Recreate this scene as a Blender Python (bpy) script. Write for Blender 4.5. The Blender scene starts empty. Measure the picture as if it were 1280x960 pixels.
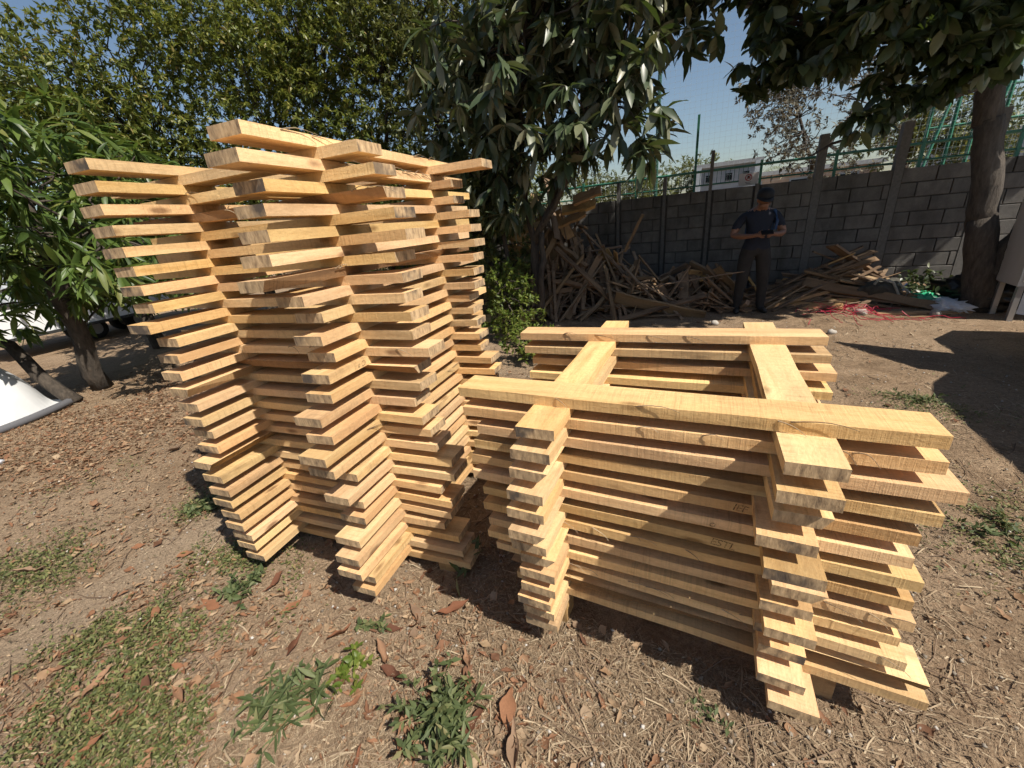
import bpy, math, random
import numpy as np
from math import sin, cos, pi, radians, degrees, atan2, sqrt, exp
from mathutils import Vector, Matrix
random.seed(7)
rng = np.random.default_rng(11)
scene = bpy.context.scene
COL = scene.collection
# ------------------------------------------------------------------ camera, sky, sun, exposure
CAM_H = 1.58
yaw, pitch, roll = radians(26.9), radians(21.8), radians(5.6)
fw = Vector((-sin(yaw)*cos(pitch), cos(yaw)*cos(pitch), -sin(pitch)))
rt = Vector((cos(yaw), sin(yaw), 0)); dn = fw.cross(rt)
r2 = rt*cos(roll)+dn*sin(roll); d2 = dn*cos(roll)-rt*sin(roll)
cd = bpy.data.cameras.new('camera'); cam = bpy.data.objects.new('camera', cd); COL.objects.link(cam)
m = Matrix((r2, -d2, -fw)).transposed().to_4x4(); m.translation = (0, 0, CAM_H)
cam.matrix_world = m
cd.sensor_width = 36; cd.sensor_fit = 'HORIZONTAL'; cd.lens = 36*500/1280; cd.clip_start = .02; cd.clip_end = 2000
scene.camera = cam
LIGHT = Vector((-.795, .24, -1.0)).normalized()
world = bpy.data.worlds.new('World'); scene.world = world; world.use_nodes = True
wn = world.node_tree.nodes; bg = wn['Background']
sky = wn.new('ShaderNodeTexSky'); sky.sky_type = 'NISHITA'; sky.sun_disc = False
sky.sun_elevation = math.asin(-LIGHT.z); sky.sun_rotation = atan2(-LIGHT.x, -LIGHT.y)
sky.air_density = 1.1; sky.dust_density = 1.0; sky.ozone_density = 1.4
world.node_tree.links.new(sky.outputs[0], bg.inputs[0]); bg.inputs[1].default_value = .068
sd = bpy.data.lights.new('sun', 'SUN'); sun = bpy.data.objects.new('sun', sd); COL.objects.link(sun)
sd.energy = 5.0; sd.angle = radians(.53); sd.color = (1, .93, .82)
sun.rotation_euler = LIGHT.to_track_quat('-Z', 'Y').to_euler(); sun.location = (8, -2, 10)
scene.view_settings.view_transform = 'Standard'; scene.view_settings.look = 'None'
scene.view_settings.exposure = 0.55; scene.view_settings.gamma = 1
scene.render.engine = 'CYCLES'
scene.cycles.use_denoising = True; scene.cycles.max_bounces = 5; scene.cycles.diffuse_bounces = 3; scene.cycles.glossy_bounces = 2; scene.cycles.transmission_bounces = 2
scene.cycles.use_adaptive_sampling = True; scene.cycles.adaptive_threshold = .03

# ------------------------------------------------------------------ helpers
GZ = -.05
def gz(x, y):
    return GZ + .012*math.sin(1.7*x+.6)*math.cos(1.3*y) + .006*math.sin(5.1*x+2*y)*math.sin(4.3*y+.4)
def gza(x, y):
    return GZ + .012*np.sin(1.7*x+.6)*np.cos(1.3*y) + .006*np.sin(5.1*x+2*y)*np.sin(4.3*y+.4)

class MB:
    """collects faces, builds one mesh"""
    def __init__(s): s.v = []; s.f = []; s.mi = []; s.n = 0
    def add(s, vs, fs, mi=0):
        o = s.n; s.v.extend([tuple(v) for v in vs]); s.n += len(vs)
        for f in fs: s.f.append(tuple(i+o for i in f)); s.mi.append(mi)
    def box(s, c, size, M=None, mi=0, taper=1.0):
        x, y, z = size[0]/2, size[1]/2, size[2]/2; vs = []
        for sz in (-1, 1):
            k = taper if sz > 0 else 1
            for sx, sy in ((-1, -1), (1, -1), (1, 1), (-1, 1)):
                p = Vector((sx*x*k, sy*y*k, sz*z))
                if M is not None: p = M @ p
                vs.append(p+Vector(c))
        s.add(vs, [(3, 2, 1, 0), (4, 5, 6, 7), (0, 1, 5, 4), (1, 2, 6, 5), (2, 3, 7, 6), (3, 0, 4, 7)], mi)
    def tube(s, pts, rad, n=8, mi=0, cap=True):
        pts = [Vector(p) for p in pts]; k = len(pts)
        if not hasattr(rad, '__len__'): rad = [rad]*k
        vs = []; up = Vector((.13, .31, 1)).normalized()
        for i, p in enumerate(pts):
            t = (pts[min(i+1, k-1)]-pts[max(i-1, 0)]).normalized()
            a = t.cross(up)
            if a.length < .05: a = t.cross(Vector((1, .2, 0)))
            a.normalize(); b = t.cross(a)
            for j in range(n):
                q = 2*pi*j/n; vs.append(p+(a*cos(q)+b*sin(q))*rad[i])
        fs = []
        for i in range(k-1):
            for j in range(n):
                j2 = (j+1) % n; fs.append((i*n+j, i*n+j2, (i+1)*n+j2, (i+1)*n+j))
        if cap: fs.append(tuple(range(n-1, -1, -1))); fs.append(tuple((k-1)*n+j for j in range(n)))
        s.add(vs, fs, mi)
    def mesh(s, name, mats=(), smooth=False):
        me = bpy.data.meshes.new(name); me.from_pydata(s.v, [], s.f)
        for mt in mats: me.materials.append(mt)
        if len(mats) > 1: me.polygons.foreach_set('material_index', s.mi)
        if smooth: me.polygons.foreach_set('use_smooth', [True]*len(s.f))
        me.update(); return me

def npmesh(name, V, T, mat, smooth=False):
    me = bpy.data.meshes.new(name); V = np.asarray(V, np.float32); T = np.asarray(T, np.int32)
    k = T.shape[1]
    me.vertices.add(len(V)); me.vertices.foreach_set('co', V.ravel())
    me.loops.add(T.size); me.loops.foreach_set('vertex_index', T.ravel())
    me.polygons.add(len(T)); me.polygons.foreach_set('loop_start', np.arange(len(T), dtype=np.int32)*k)
    if smooth: me.polygons.foreach_set('use_smooth', np.ones(len(T), bool))
    me.materials.append(mat); me.update(calc_edges=True); me.validate(); return me

def obj(name, me, parent=None, label=None, cat=None, group=None, kind=None, loc=None, rot=None, scale=None):
    o = bpy.data.objects.new(name, me); COL.objects.link(o)
    if parent is not None: o.parent = parent
    if loc is not None: o.location = loc
    if rot is not None: o.rotation_euler = rot
    if scale is not None: o.scale = scale
    if label: o['label'] = label
    if cat: o['category'] = cat
    if group: o['group'] = group
    if kind: o['kind'] = kind
    return o
def thing(name, label, cat, loc=(0, 0, 0), rz=0, group=None):
    return obj(name, None, None, label, cat, group, loc=loc, rot=(0, 0, rz))

# ------------------------------------------------------------------ materials
def newmat(name):
    mt = bpy.data.materials.new(name); mt.use_nodes = True
    nt = mt.node_tree; return mt, nt, nt.nodes['Principled BSDF'], nt.nodes['Material Output']
def N(nt, typ, **kw):
    n = nt.nodes.new(typ)
    for k, v in kw.items():
        if k in n.bl_rna.properties: setattr(n, k, v)
        else: n.inputs[k].default_value = v
    return n
def ramp(nt, src, stops, interp='LINEAR'):
    r = nt.nodes.new('ShaderNodeValToRGB'); r.color_ramp.interpolation = interp
    e = r.color_ramp.elements
    while len(e) < len(stops): e.new(.5)
    for i, (p, c) in enumerate(stops):
        e[i].position = p; e[i].color = (*c, 1) if len(c) == 3 else c
    nt.links.new(src, r.inputs[0]); return r.outputs[0]
def mixc(nt, fac, a, b, blend='MIX'):
    n = nt.nodes.new('ShaderNodeMix'); n.data_type = 'RGBA'; n.blend_type = blend
    for i, v in ((0, fac), (6, a), (7, b)):
        if hasattr(v, 'is_linked') or isinstance(v, bpy.types.NodeSocket): nt.links.new(v, n.inputs[i])
        elif i == 0: n.inputs[0].default_value = v
        else: n.inputs[i].default_value = (*v, 1)
    return n.outputs[2]
def math_(nt, op, a, b=0.0):
    n = nt.nodes.new('ShaderNodeMath'); n.operation = op
    for i, v in ((0, a), (1, b)):
        if isinstance(v, bpy.types.NodeSocket): nt.links.new(v, n.inputs[i])
        else: n.inputs[i].default_value = v
    return n.outputs[0]
def bump(nt, h, bs, strength=.3, dist=.01):
    b = N(nt, 'ShaderNodeBump', Strength=strength, Distance=dist); nt.links.new(h, b.inputs['Height'])
    nt.links.new(b.outputs[0], bs.inputs['Normal'])
def coords(nt, scale, rnd=True, kind='Object'):
    tc = N(nt, 'ShaderNodeTexCoord'); mp = N(nt, 'ShaderNodeMapping'); mp.inputs['Scale'].default_value = scale
    nt.links.new(tc.outputs[kind], mp.inputs[0])
    if rnd:
        oi = N(nt, 'ShaderNodeObjectInfo'); cx = N(nt, 'ShaderNodeCombineXYZ')
        r = math_(nt, 'MULTIPLY', oi.outputs['Random'], 91.7)
        for i in range(3): nt.links.new(r, cx.inputs[i])
        nt.links.new(cx.outputs[0], mp.inputs['Location'])
    return mp.outputs[0]
def noise(nt, vec, scale=1, detail=4, rough=.55):
    n = N(nt, 'ShaderNodeTexNoise', Scale=scale, Detail=detail, Roughness=rough)
    if vec is not None: nt.links.new(vec, n.inputs['Vector'])
    return n.outputs[0]

def wood_mat(name, c1, c2, c3, end=False, grey=0.0, saw=.35):
    mt, nt, bs, out = newmat(name)
    v = coords(nt, (1.2, 16, 16)); g = noise(nt, v, 1.6, 5, .6)
    col = ramp(nt, g, [(.28, c2), (.5, c1), (.72, tuple(min(1, x*1.12) for x in c1))])
    oi = N(nt, 'ShaderNodeObjectInfo')
    v2 = coords(nt, (.9, 3, 3)); b = noise(nt, v2, 1.3, 3, .5)
    col = mixc(nt, ramp(nt, b, [(.42, (0, 0, 0)), (.68, (.75, .75, .75))]), col, c3)
    # cross-cut saw marks
    v3 = coords(nt, (120, 6, 6)); s = noise(nt, v3, 1, 3, .7)
    vm = coords(nt, (1.5, 8, 8)); sm = ramp(nt, noise(nt, vm, 1, 2), [(.4, (0, 0, 0)), (.62, (1, 1, 1))])
    sw = ramp(nt, s, [(.36, (1, 1, 1)), (.5, (0, 0, 0))])
    f = math_(nt, 'MULTIPLY', math_(nt, 'MULTIPLY', sw, sm), saw)
    col = mixc(nt, f, col, tuple(x*.35 for x in c2))
    # knots
    vk = coords(nt, (3.1, 9, 9)); vo = N(nt, 'ShaderNodeTexVoronoi', Scale=1.0); nt.links.new(vk, vo.inputs[0])
    kn = ramp(nt, vo.outputs['Distance'], [(.07, (1, 1, 1)), (.16, (0, 0, 0))])
    col = mixc(nt, math_(nt, 'MULTIPLY', kn, .7), col, (.13, .055, .02))
    vs_ = coords(nt, (2.2, 7, 7)); stn = noise(nt, vs_, 1.1, 4, .65)
    amt = ramp(nt, math_(nt, 'FRACT', math_(nt, 'MULTIPLY', oi.outputs['Random'], 31.1)), [(.2, (.15, .15, .15)), (.6, (.5, .5, .5)), (.95, (1, 1, 1))])
    col = mixc(nt, math_(nt, 'MULTIPLY', ramp(nt, stn, [(.45, (0, 0, 0)), (.66, (.8, .8, .8))]), amt), col, tuple(x*.55 for x in (c2[0]*1.05, c2[1]*1.1, c2[2]*1.3)))
    fz = noise(nt, coords(nt, (22, 60, 60)), 2.2, 4, .75)
    col = mixc(nt, .45, col, ramp(nt, fz, [(.3, (.68, .62, .56)), (.55, (1, 1, 1)), (.75, (1.15, 1.15, 1.15))]), 'MULTIPLY')
    hs = N(nt, 'ShaderNodeHueSaturation'); nt.links.new(col, hs.inputs['Color'])
    rr = N(nt, 'ShaderNodeMapRange'); rr.inputs['To Min'].default_value = .74; rr.inputs['To Max'].default_value = 1.08
    nt.links.new(oi.outputs['Random'], rr.inputs[0]); nt.links.new(rr.outputs[0], hs.inputs['Value'])
    r2_ = math_(nt, 'FRACT', math_(nt, 'MULTIPLY', oi.outputs['Random'], 17.3))
    r3 = N(nt, 'ShaderNodeMapRange'); r3.inputs['To Min'].default_value = .493; r3.inputs['To Max'].default_value = .507
    nt.links.new(r2_, r3.inputs[0]); nt.links.new(r3.outputs[0], hs.inputs['Hue'])
    r4 = N(nt, 'ShaderNodeMapRange'); r4.inputs['To Min'].default_value = .95-grey; r4.inputs['To Max'].default_value = 1.12-grey
    nt.links.new(math_(nt, 'FRACT', math_(nt, 'MULTIPLY', oi.outputs['Random'], 53.9)), r4.inputs[0]); nt.links.new(r4.outputs[0], hs.inputs['Saturation'])
    nt.links.new(hs.outputs[0], bs.inputs['Base Color']); bs.inputs['Roughness'].default_value = .78
    bs.inputs['Specular IOR Level'].default_value = .25
    h = math_(nt, 'ADD', math_(nt, 'MULTIPLY', g, .6), math_(nt, 'ADD', math_(nt, 'MULTIPLY', s, .7), math_(nt, 'MULTIPLY', fz, .5))); bump(nt, h, bs, .6, .005)
    return mt
def end_mat():
    mt, nt, bs, out = newmat('board_end_grain')
    v = coords(nt, (8, 38, 14)); g = noise(nt, v, 1.5, 4, .65)
    col = ramp(nt, g, [(.3, (.17, .112, .065)), (.5, (.42, .29, .16)), (.7, (.60, .43, .25))])
    vo = coords(nt, (1, 9, 9)); dm = noise(nt, vo, 1.2, 3)
    oi = N(nt, 'ShaderNodeObjectInfo')
    k = math_(nt, 'MULTIPLY', ramp(nt, dm, [(.46, (0, 0, 0)), (.62, (1, 1, 1))]), ramp(nt, math_(nt, 'FRACT', math_(nt, 'MULTIPLY', oi.outputs['Random'], 7.7)), [(.45, (.2, .2, .2)), (.75, (.9, .9, .9))]))
    col = mixc(nt, k, col, (.055, .045, .04))
    nt.links.new(col, bs.inputs['Base Color']); bs.inputs['Roughness'].default_value = .9
    bump(nt, g, bs, .6, .004); return mt
M_BOARD = wood_mat('fresh_sawn_board', (.76, .53, .28), (.58, .36, .165), (.66, .42, .21), saw=.27)
M_END = end_mat()
M_BARK = wood_mat('board_wane_bark', (.30, .17, .07), (.14, .08, .04), (.40, .24, .11))
M_SCRAP = wood_mat('weathered_scrap_wood', (.25, .165, .097), (.095, .06, .036), (.33, .235, .145), grey=.04, saw=.15)
M_SCRAP2 = wood_mat('pale_scrap_wood', (.52, .34, .17), (.30, .18, .09), (.44, .28, .14), saw=.2)

def simple(name, col, rough=.6, metal=0, nz=0, nscale=20, b=0):
    mt, nt, bs, out = newmat(name)
    bs.inputs['Roughness'].default_value = rough; bs.inputs['Metallic'].default_value = metal
    if nz or b:
        n = noise(nt, coords(nt, (1, 1, 1), rnd=True), nscale, 5, .6)
        c = ramp(nt, n, [(.3, tuple(x*(1-nz) for x in col)), (.7, tuple(min(1, x*(1+nz)) for x in col))])
        nt.links.new(c, bs.inputs['Base Color'])
        if b: bump(nt, n, bs, b, .01)
    else: bs.inputs['Base Color'].default_value = (*col, 1)
    return mt
def island_mat(name, stops, rough=.55, trans=0.0, tcol=None, spec=.3, interp='LINEAR', two=False):
    """colour by piece (random per island)"""
    mt, nt, bs, out = newmat(name)
    ge = N(nt, 'ShaderNodeNewGeometry'); oi = N(nt, 'ShaderNodeObjectInfo')
    rnd = math_(nt, 'FRACT', math_(nt, 'ADD', ge.outputs['Random Per Island'], oi.outputs['Random']))
    col = ramp(nt, rnd, stops, interp)
    n = noise(nt, coords(nt, (1, 1, 1), False), 30, 3); col = mixc(nt, .35, col, ramp(nt, n, [(.3, (.55, .55, .55)), (.7, (1.15, 1.15, 1.15))]), 'MULTIPLY')
    nt.links.new(col, bs.inputs['Base Color']); bs.inputs['Roughness'].default_value = rough
    bs.inputs['Specular IOR Level'].default_value = spec
    if trans:
        tr = N(nt, 'ShaderNodeBsdfTranslucent'); mx = N(nt, 'ShaderNodeMixShader'); mx.inputs[0].default_value = trans
        tc = mixc(nt, .6, col, tcol or (.2, .3, .04)); nt.links.new(tc, tr.inputs[0])
        nt.links.new(bs.outputs[0], mx.inputs[1]); nt.links.new(tr.outputs[0], mx.inputs[2]); nt.links.new(mx.outputs[0], out.inputs[0])
    return mt
M_LEAF_MANGO = island_mat('mango_leaf', [(0, (.04, .07, .016)), (.5, (.075, .125, .026)), (.85, (.12, .17, .036)), (1, (.18, .18, .05))], .42, .3, spec=.5)
M_LEAF_SMALL = island_mat('small_leaf', [(0, (.05, .075, .018)), (.4, (.095, .13, .028)), (.75, (.16, .185, .04)), (.95, (.24, .22, .055)), (1, (.28, .19, .06))], .45, .35, (.3, .33, .05), spec=.45)
M_LEAF_SMALL2 = island_mat('olive_leaf', [(0, (.05, .068, .022)), (.5, (.09, .112, .034)), (.9, (.15, .16, .052)), (1, (.22, .18, .07))], .48, .33, (.26, .27, .06), spec=.45)
M_LEAF_DARK = island_mat('dark_dusty_leaf', [(0, (.032, .052, .024)), (.5, (.068, .09, .042)), (.8, (.15, .155, .09)), (1, (.24, .23, .15))], .4, .12, spec=.5)
M_LEAF_BROAD = island_mat('broad_dark_leaf', [(0, (.022, .036, .016)), (.6, (.04, .058, .024)), (.88, (.09, .105, .045)), (1, (.16, .165, .085))], .4, .15, spec=.5)
M_LEAF_DRYTREE = island_mat('dusty_grey_leaf', [(0, (.075, .075, .05)), (.5, (.12, .11, .075)), (1, (.19, .16, .11))], .7, .15, (.2, .16, .1))
M_LEAF_YEL = island_mat('yellow_green_leaf', [(0, (.075, .12, .018)), (.6, (.12, .165, .03)), (1, (.2, .21, .05))], .45, .3, (.3, .35, .05))
M_WEED = island_mat('weed_leaf', [(0, (.05, .07, .026)), (.6, (.085, .11, .042)), (.9, (.13, .145, .06)), (1, (.2, .17, .08))], .6, .15)
M_COVER = island_mat('creeping_weed_leaf', [(0, (.06, .075, .025)), (.5, (.11, .125, .042)), (.85, (.17, .17, .06)), (1, (.25, .19, .09))], .6, .15)
M_DRYLEAF = island_mat('dry_leaf', [(0, (.12, .06, .035)), (.25, (.22, .11, .06)), (.5, (.27, .165, .095)), (.7, (.33, .235, .145)), (.85, (.18, .12, .08)), (1, (.38, .28, .18))], .75, .1, (.4, .2, .08), .2)
M_REDLEAF = island_mat('reddish_dead_leaf', [(0, (.09, .04, .025)), (.35, (.19, .08, .042)), (.65, (.24, .115, .06)), (.85, (.29, .19, .12)), (1, (.15, .10, .07))], .85, .1, (.35, .14, .06), .25)
M_STRAW = island_mat('straw_and_chips', [(0, (.15, .105, .068)), (.35, (.24, .175, .115)), (.75, (.33, .25, .165)), (.94, (.47, .38, .26)), (1, (.12, .08, .05))], .85, 0, None, .1)
M_TWIG = island_mat('twig', [(0, (.10, .065, .045)), (1, (.25, .18, .125))], .9, 0, None, .1)
def bark_mat(name, a, b_):
    mt, nt, bs, out = newmat(name)
    n = noise(nt, coords(nt, (6, 6, 1.6), False), 4, 6, .65)
    nt.links.new(ramp(nt, n, [(.3, a), (.7, b_)]), bs.inputs['Base Color']); bs.inputs['Roughness'].default_value = .9
    bump(nt, n, bs, .8, .03); return mt
M_TRUNK = bark_mat('brown_bark', (.025, .02, .015), (.085, .066, .05))
M_TRUNK2 = bark_mat('grey_bark', (.028, .022, .017), (.09, .072, .056))

# ------------------------------------------------------------------ ground
def ground():
    def axis(lo, hi, c, fine, n):
        t = np.linspace(-1, 1, n); a = np.sign(t)*(np.abs(t)**3.2)
        return np.where(a < 0, c+a*(c-lo), c+a*(hi-c))
    xs = np.unique(np.concatenate([axis(-400, 400, -1.5, .1, 90), np.arange(-9, 5, .09)]))
    ys = np.unique(np.concatenate([axis(-60, 600, 2, .1, 90), np.arange(-1, 9, .09)]))
    X, Y = np.meshgrid(xs, ys); near = np.exp(-((X+1)**2+(Y-2)**2)/60)
    Z = gza(X, Y) + near*.006*np.sin(13*X+3*np.sin(7*Y))*np.sin(11*Y+2*np.sin(5*X))
    V = np.stack([X, Y, Z], -1).reshape(-1, 3); nx = len(xs); ny = len(ys)
    i = np.arange(nx-1); j = np.arange(ny-1); I, J = np.meshgrid(i, j); a = (J*nx+I).ravel()
    F = np.stack([a, a+1, a+nx+1, a+nx], 1)
    mt, nt, bs, out = newmat('dry_dirt')
    v = coords(nt, (1, 1, 1), False)
    big = noise(nt, v, .55, 4, .6); mid = noise(nt, v, 4, 6, .65); fine = noise(nt, v, 45, 6, .75); gr = noise(nt, v, 160, 4, .7)
    col = ramp(nt, mid, [(.3, (.165, .112, .07)), (.52, (.275, .192, .122)), (.72, (.385, .28, .185))])
    col = mixc(nt, ramp(nt, big, [(.42, (0, 0, 0)), (.6, (.8, .8, .8))]), col, (.325, .238, .16))
    sx = N(nt, 'ShaderNodeSeparateXYZ'); nt.links.new(v, sx.inputs[0])
    dx = math_(nt, 'ABSOLUTE', math_(nt, 'ADD', math_(nt, 'ADD', sx.outputs[0], 2.76), math_(nt, 'MULTIPLY', math_(nt, 'SUBTRACT', noise(nt, v, 3, 4), .5), .35)))
    dy = math_(nt, 'ABSOLUTE', math_(nt, 'ADD', sx.outputs[1], -.2))
    pm = math_(nt, 'MULTIPLY', ramp(nt, dx, [(.13, (1, 1, 1)), (.24, (0, 0, 0))]), ramp(nt, dy, [(.8, (.85, .85, .85)), (1.0, (0, 0, 0))]))
    col = mixc(nt, math_(nt, "MULTIPLY", pm, .7), col, (.35, .27, .19))
    col = mixc(nt, .75, col, ramp(nt, fine, [(.3, (.45, .42, .4)), (.55, (1, 1, 1)), (.75, (1.35, 1.3, 1.22))]), 'MULTIPLY')
    col = mixc(nt, .5, col, ramp(nt, gr, [(.35, (.5, .5, .5)), (.6, (1.1, 1.1, 1.1))]), 'MULTIPLY')
    nt.links.new(col, bs.inputs['Base Color']); bs.inputs['Roughness'].default_value = .95; bs.inputs['Specular IOR Level'].default_value = .1
    h = math_(nt, 'ADD', math_(nt, 'MULTIPLY', mid, 1.2), math_(nt, 'ADD', math_(nt, 'MULTIPLY', fine, .6), math_(nt, 'MULTIPLY', gr, .22)))
    bump(nt, h, bs, .9, .03)
    obj('ground', npmesh('ground', V, F, mt, True), kind='structure')
ground()

# ------------------------------------------------------------------ board stacks
T = .03675; S = 2*T; BW = .13
def board_mesh(L, wane=0, seed=0, w=BW):
    r = random.Random(seed); b = MB(); n = 6; rings = []
    bow = r.uniform(-.003, .003)
    for i in range(n+1):
        x = -L/2+L*i/n; q = (i/n-.5)
        dy = bow*(1-4*q*q); j = lambda k: r.uniform(-k, k)
        hw = w/2+j(.0025); wl = 0
        ring = [(x, -hw+dy, -T/2+.0003), (x, hw+dy, -T/2+.0003), (x, hw+dy+j(.001), T/2-.0003), (x, -hw+dy+j(.0015), T/2-.0003)]
        if wane:   # bark edge cut away along a lower edge
            k = wane*(.6+.4*sin(i*1.3+seed))
            ring[0] = (x, -hw+dy+k*.035, -T/2+.0003)
            ring[3] = (x, -hw+dy+.0, T/2-.0003)
        rings.append(ring)
    vs = [p for g in rings for p in g]; fs = []; mi = []
    for i in range(n):
        a = i*4; c = a+4
        for k in range(4):
            k2 = (k+1) % 4; fs.append((a+k, a+k2, c+k2, c+k)); mi.append(2 if (wane and k == 3) else 0)
    fs.append((3, 2, 1, 0)); mi.append(1); e = n*4; fs.append((e, e+1, e+2, e+3)); mi.append(1)
    b.v = vs; b.f = [tuple(reversed(f)) if False else f for f in fs]; b.mi = mi; b.n = len(vs)
    me = b.mesh('board', (M_BOARD, M_END, M_BARK))
    return me
VAR = {}
def bmesh_var(L):
    k = round(L, 2)
    if k not in VAR: VAR[k] = [board_mesh(L, 0, s) for s in range(9)]+[board_mesh(L, 1, 20+s) for s in range(3)]
    return VAR[k]
ORD = ['first', 'second', 'third', 'fourth', 'fifth', 'sixth', 'seventh', 'eighth', 'ninth', 'tenth', 'eleventh', 'twelfth', 'thirteenth',
       'fourteenth', 'fifteenth', 'sixteenth', 'seventeenth', 'eighteenth', 'nineteenth', 'twentieth', 'twenty-first', 'twenty-second',
       'twenty-third', 'twenty-fourth', 'twenty-fifth', 'twenty-sixth']
BOARDS = {}
def place_board(key, k, cx, cy, ztop, ang, L, label, group, wane=None, flip=False):
    vs = bmesh_var(L); i = random.randrange(9) if not wane else 9+random.randrange(3)
    o = obj('board', vs[i], None, label, 'board', group, loc=(cx, cy, ztop-T/2), rot=(radians(random.gauss(0, .35)), radians(random.gauss(0, .09)), ang+(pi if flip else 0)+radians(random.gauss(0, .5))))
    BOARDS[key, k] = o; return o
A5 = radians(5); UX, UY = cos(A5), sin(A5)          # tall stack is turned five degrees
def AW(u, v): return (u*UX-v*UY, u*UY+v*UX)
P1 = [1.004, .967, 1.037, 1.001, .991, .975, .94, 1.057, 1.125, 1.084, 1.116, 1.065, 1.051, .993, .995, .949, .978, 1.068, .999, 1.075, 1.056, .996, .962, .955, 1.011, 1.001]
P2 = [.992, .987, .985, .988, .985, 1.0, .994, 1.01, .965, 1.03, 1.021, 1.009, 1.005, 1.014, 1.008, 1.029, 1.019, .98, .986, .985, .989, .995, .994, 1.008, 1.016, 1.021]
Q1 = [-.996, -.946, -.931, -.886, -.864, -.932, -.912, -.915, -.906, -.918, -.861, -.934, -.923, -.967, -.932, -.921, -.905, -.847, -.841, -.917, -.875, -.894, -.943, -.88, -.861, -.832]
Q2 = [-.87, -1.05, -1.05, -.969, -.963, -.96, -.971, -.981, -.981, -1.035, -1.024, -1.01, -.994, -1.001, -.939, -.927, -.96, -.98, -.94, -.95, -.97, -.93, -.95, -.96, -.94, -.92]
ZA = 1.925
GA, GB = 'boards of the tall crisscross stack', 'boards of the low crisscross stack'
def jit(a=.005): return random.gauss(0, a)
for k in range(26):
    zp = ZA-k*S; zq = zp-T; o = ORD[k]
    c = AW(-1.167-BW/2+jit(), P1[k]+.73); place_board('P1', k, *c, zp, A5+pi/2, 1.46, f'sawn board, {o} from the top of those jutting at the viewer mid tall stack', GA, wane=k in (3, 4, 6), flip=k in (3, 4))
    c = AW(-1.909-BW/2+jit(), P2[k]+.73); place_board('P2', k, *c, zp, A5+pi/2, 1.46, f'sawn board, {o} from the top of those jutting out far left, tall stack', GA, wane=k in (12, 17))
    c = AW(Q1[k]-.70, 1.294+BW/2+jit()); place_board('Q1', k, *c, zq, A5, 1.40, f'sawn board, {o} from the top of the front crosswise row, tall stack', GA, wane=k in (2, 11))
    c = AW(Q2[k]-.70, 2.052+BW/2+jit()); place_board('Q2', k, *c, zq, A5, 1.40, f'sawn board, {o} from the top of the rear crosswise row, tall stack', GA)
ZB = 1.03
XF = [.547, .56, .61, .584, .556, .557, .592, .588, .607, .591, .617, .684, .699]
XR = [.45, .47, .50, .49, .47, .48, .5, .49, .5, .52, .5, .53, .54]
YRx = [.326, .33, .324, .313, .328, .335, .363, .342, .366, .36, .37, .378, .413]
YRy = [1.0, .984, 1.004, .984, .954, 1.09, 1.052, 1.054, 1.027, 1.10, 1.086, 1.041, 1.014]
YLx = [-.385, -.385, -.40, -.41, -.415, -.415, -.415, -.41, -.41, -.41, -.425, -.42, -.42]
YLy = [.99, .97, .97, .95, .95, .93, .96, .98, .98, .98, .98, 1.0, 1.01]
for k in range(13):
    zx = ZB-k*S; zy = zx-T; o = ORD[k]
    place_board('XF', k, XF[k]-.68, 1.152+BW/2+jit(.003), zx, 0, 1.36, f'sawn board, {o} from the top of the front crosswise row, low stack', GB, wane=k == 11)
    place_board('XR', k, XR[k]-.66, (1.94 if k == 0 else 1.93)+BW/2+(0 if k == 0 else jit(.008)), zx, radians(3.6) if k == 0 else radians(random.uniform(0, 2)), 1.36, f'sawn board, {o} from the top of the rear crosswise row, low stack', GB)
    place_board('YR', k, YRx[k]-BW/2, YRy[k]+.68, zy, pi/2, 1.36, f'sawn board, {o} from the top of the right-hand row jutting at viewer, low stack', GB, wane=k in (2, 6))
    place_board('YL', k, YLx[k]-BW/2, YLy[k]+.68, zy, pi/2, 1.36, f'sawn board, {o} from the top of the left-hand row jutting at viewer, low stack', GB, wane=k in (2, 5, 7))

# support blocks under the stacks
def block(x, y, ztop, sx, sy, ang, label):
    z0 = gz(x, y)-.015; b = MB(); h = ztop-z0; b.box((0, 0, h/2), (sx, sy, h), mi=0)
    me = b.mesh('support_block', (M_SCRAP2,))
    obj('support_block', me, None, label, 'wood block', 'blocks under the stacks', loc=(x, y, z0), rot=(0, 0, ang))
zqa = ZA-25*S-2*T; zyb = ZB-12*S-2*T
x, y = AW(-.98, 1.36); block(x, y, zqa, .09, .12, A5, 'short wood block under the right front foot of the tall stack')
x, y = AW(-2.1, 1.36); block(x, y, zqa, .09, .12, A5, 'short wood block under the left front foot of the tall stack')
x, y = AW(-1.1, 2.12); block(x, y, zqa, .09, .12, A5, 'short wood block under the rear right foot of the tall stack')
block(.40, 1.24, zyb, .20, .10, .1, 'thick offcut block under the right front corner of the low stack')
block(-.48, 1.2, zyb, .10, .10, 0, 'wood block under the left front corner of the low stack')
block(.36, 1.99, zyb, .12, .10, 0, 'wood block under the right rear corner of the low stack')
block(-.46, 1.99, zyb, .12, .10, 0, 'wood block under the left rear corner of the low stack')

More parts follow.
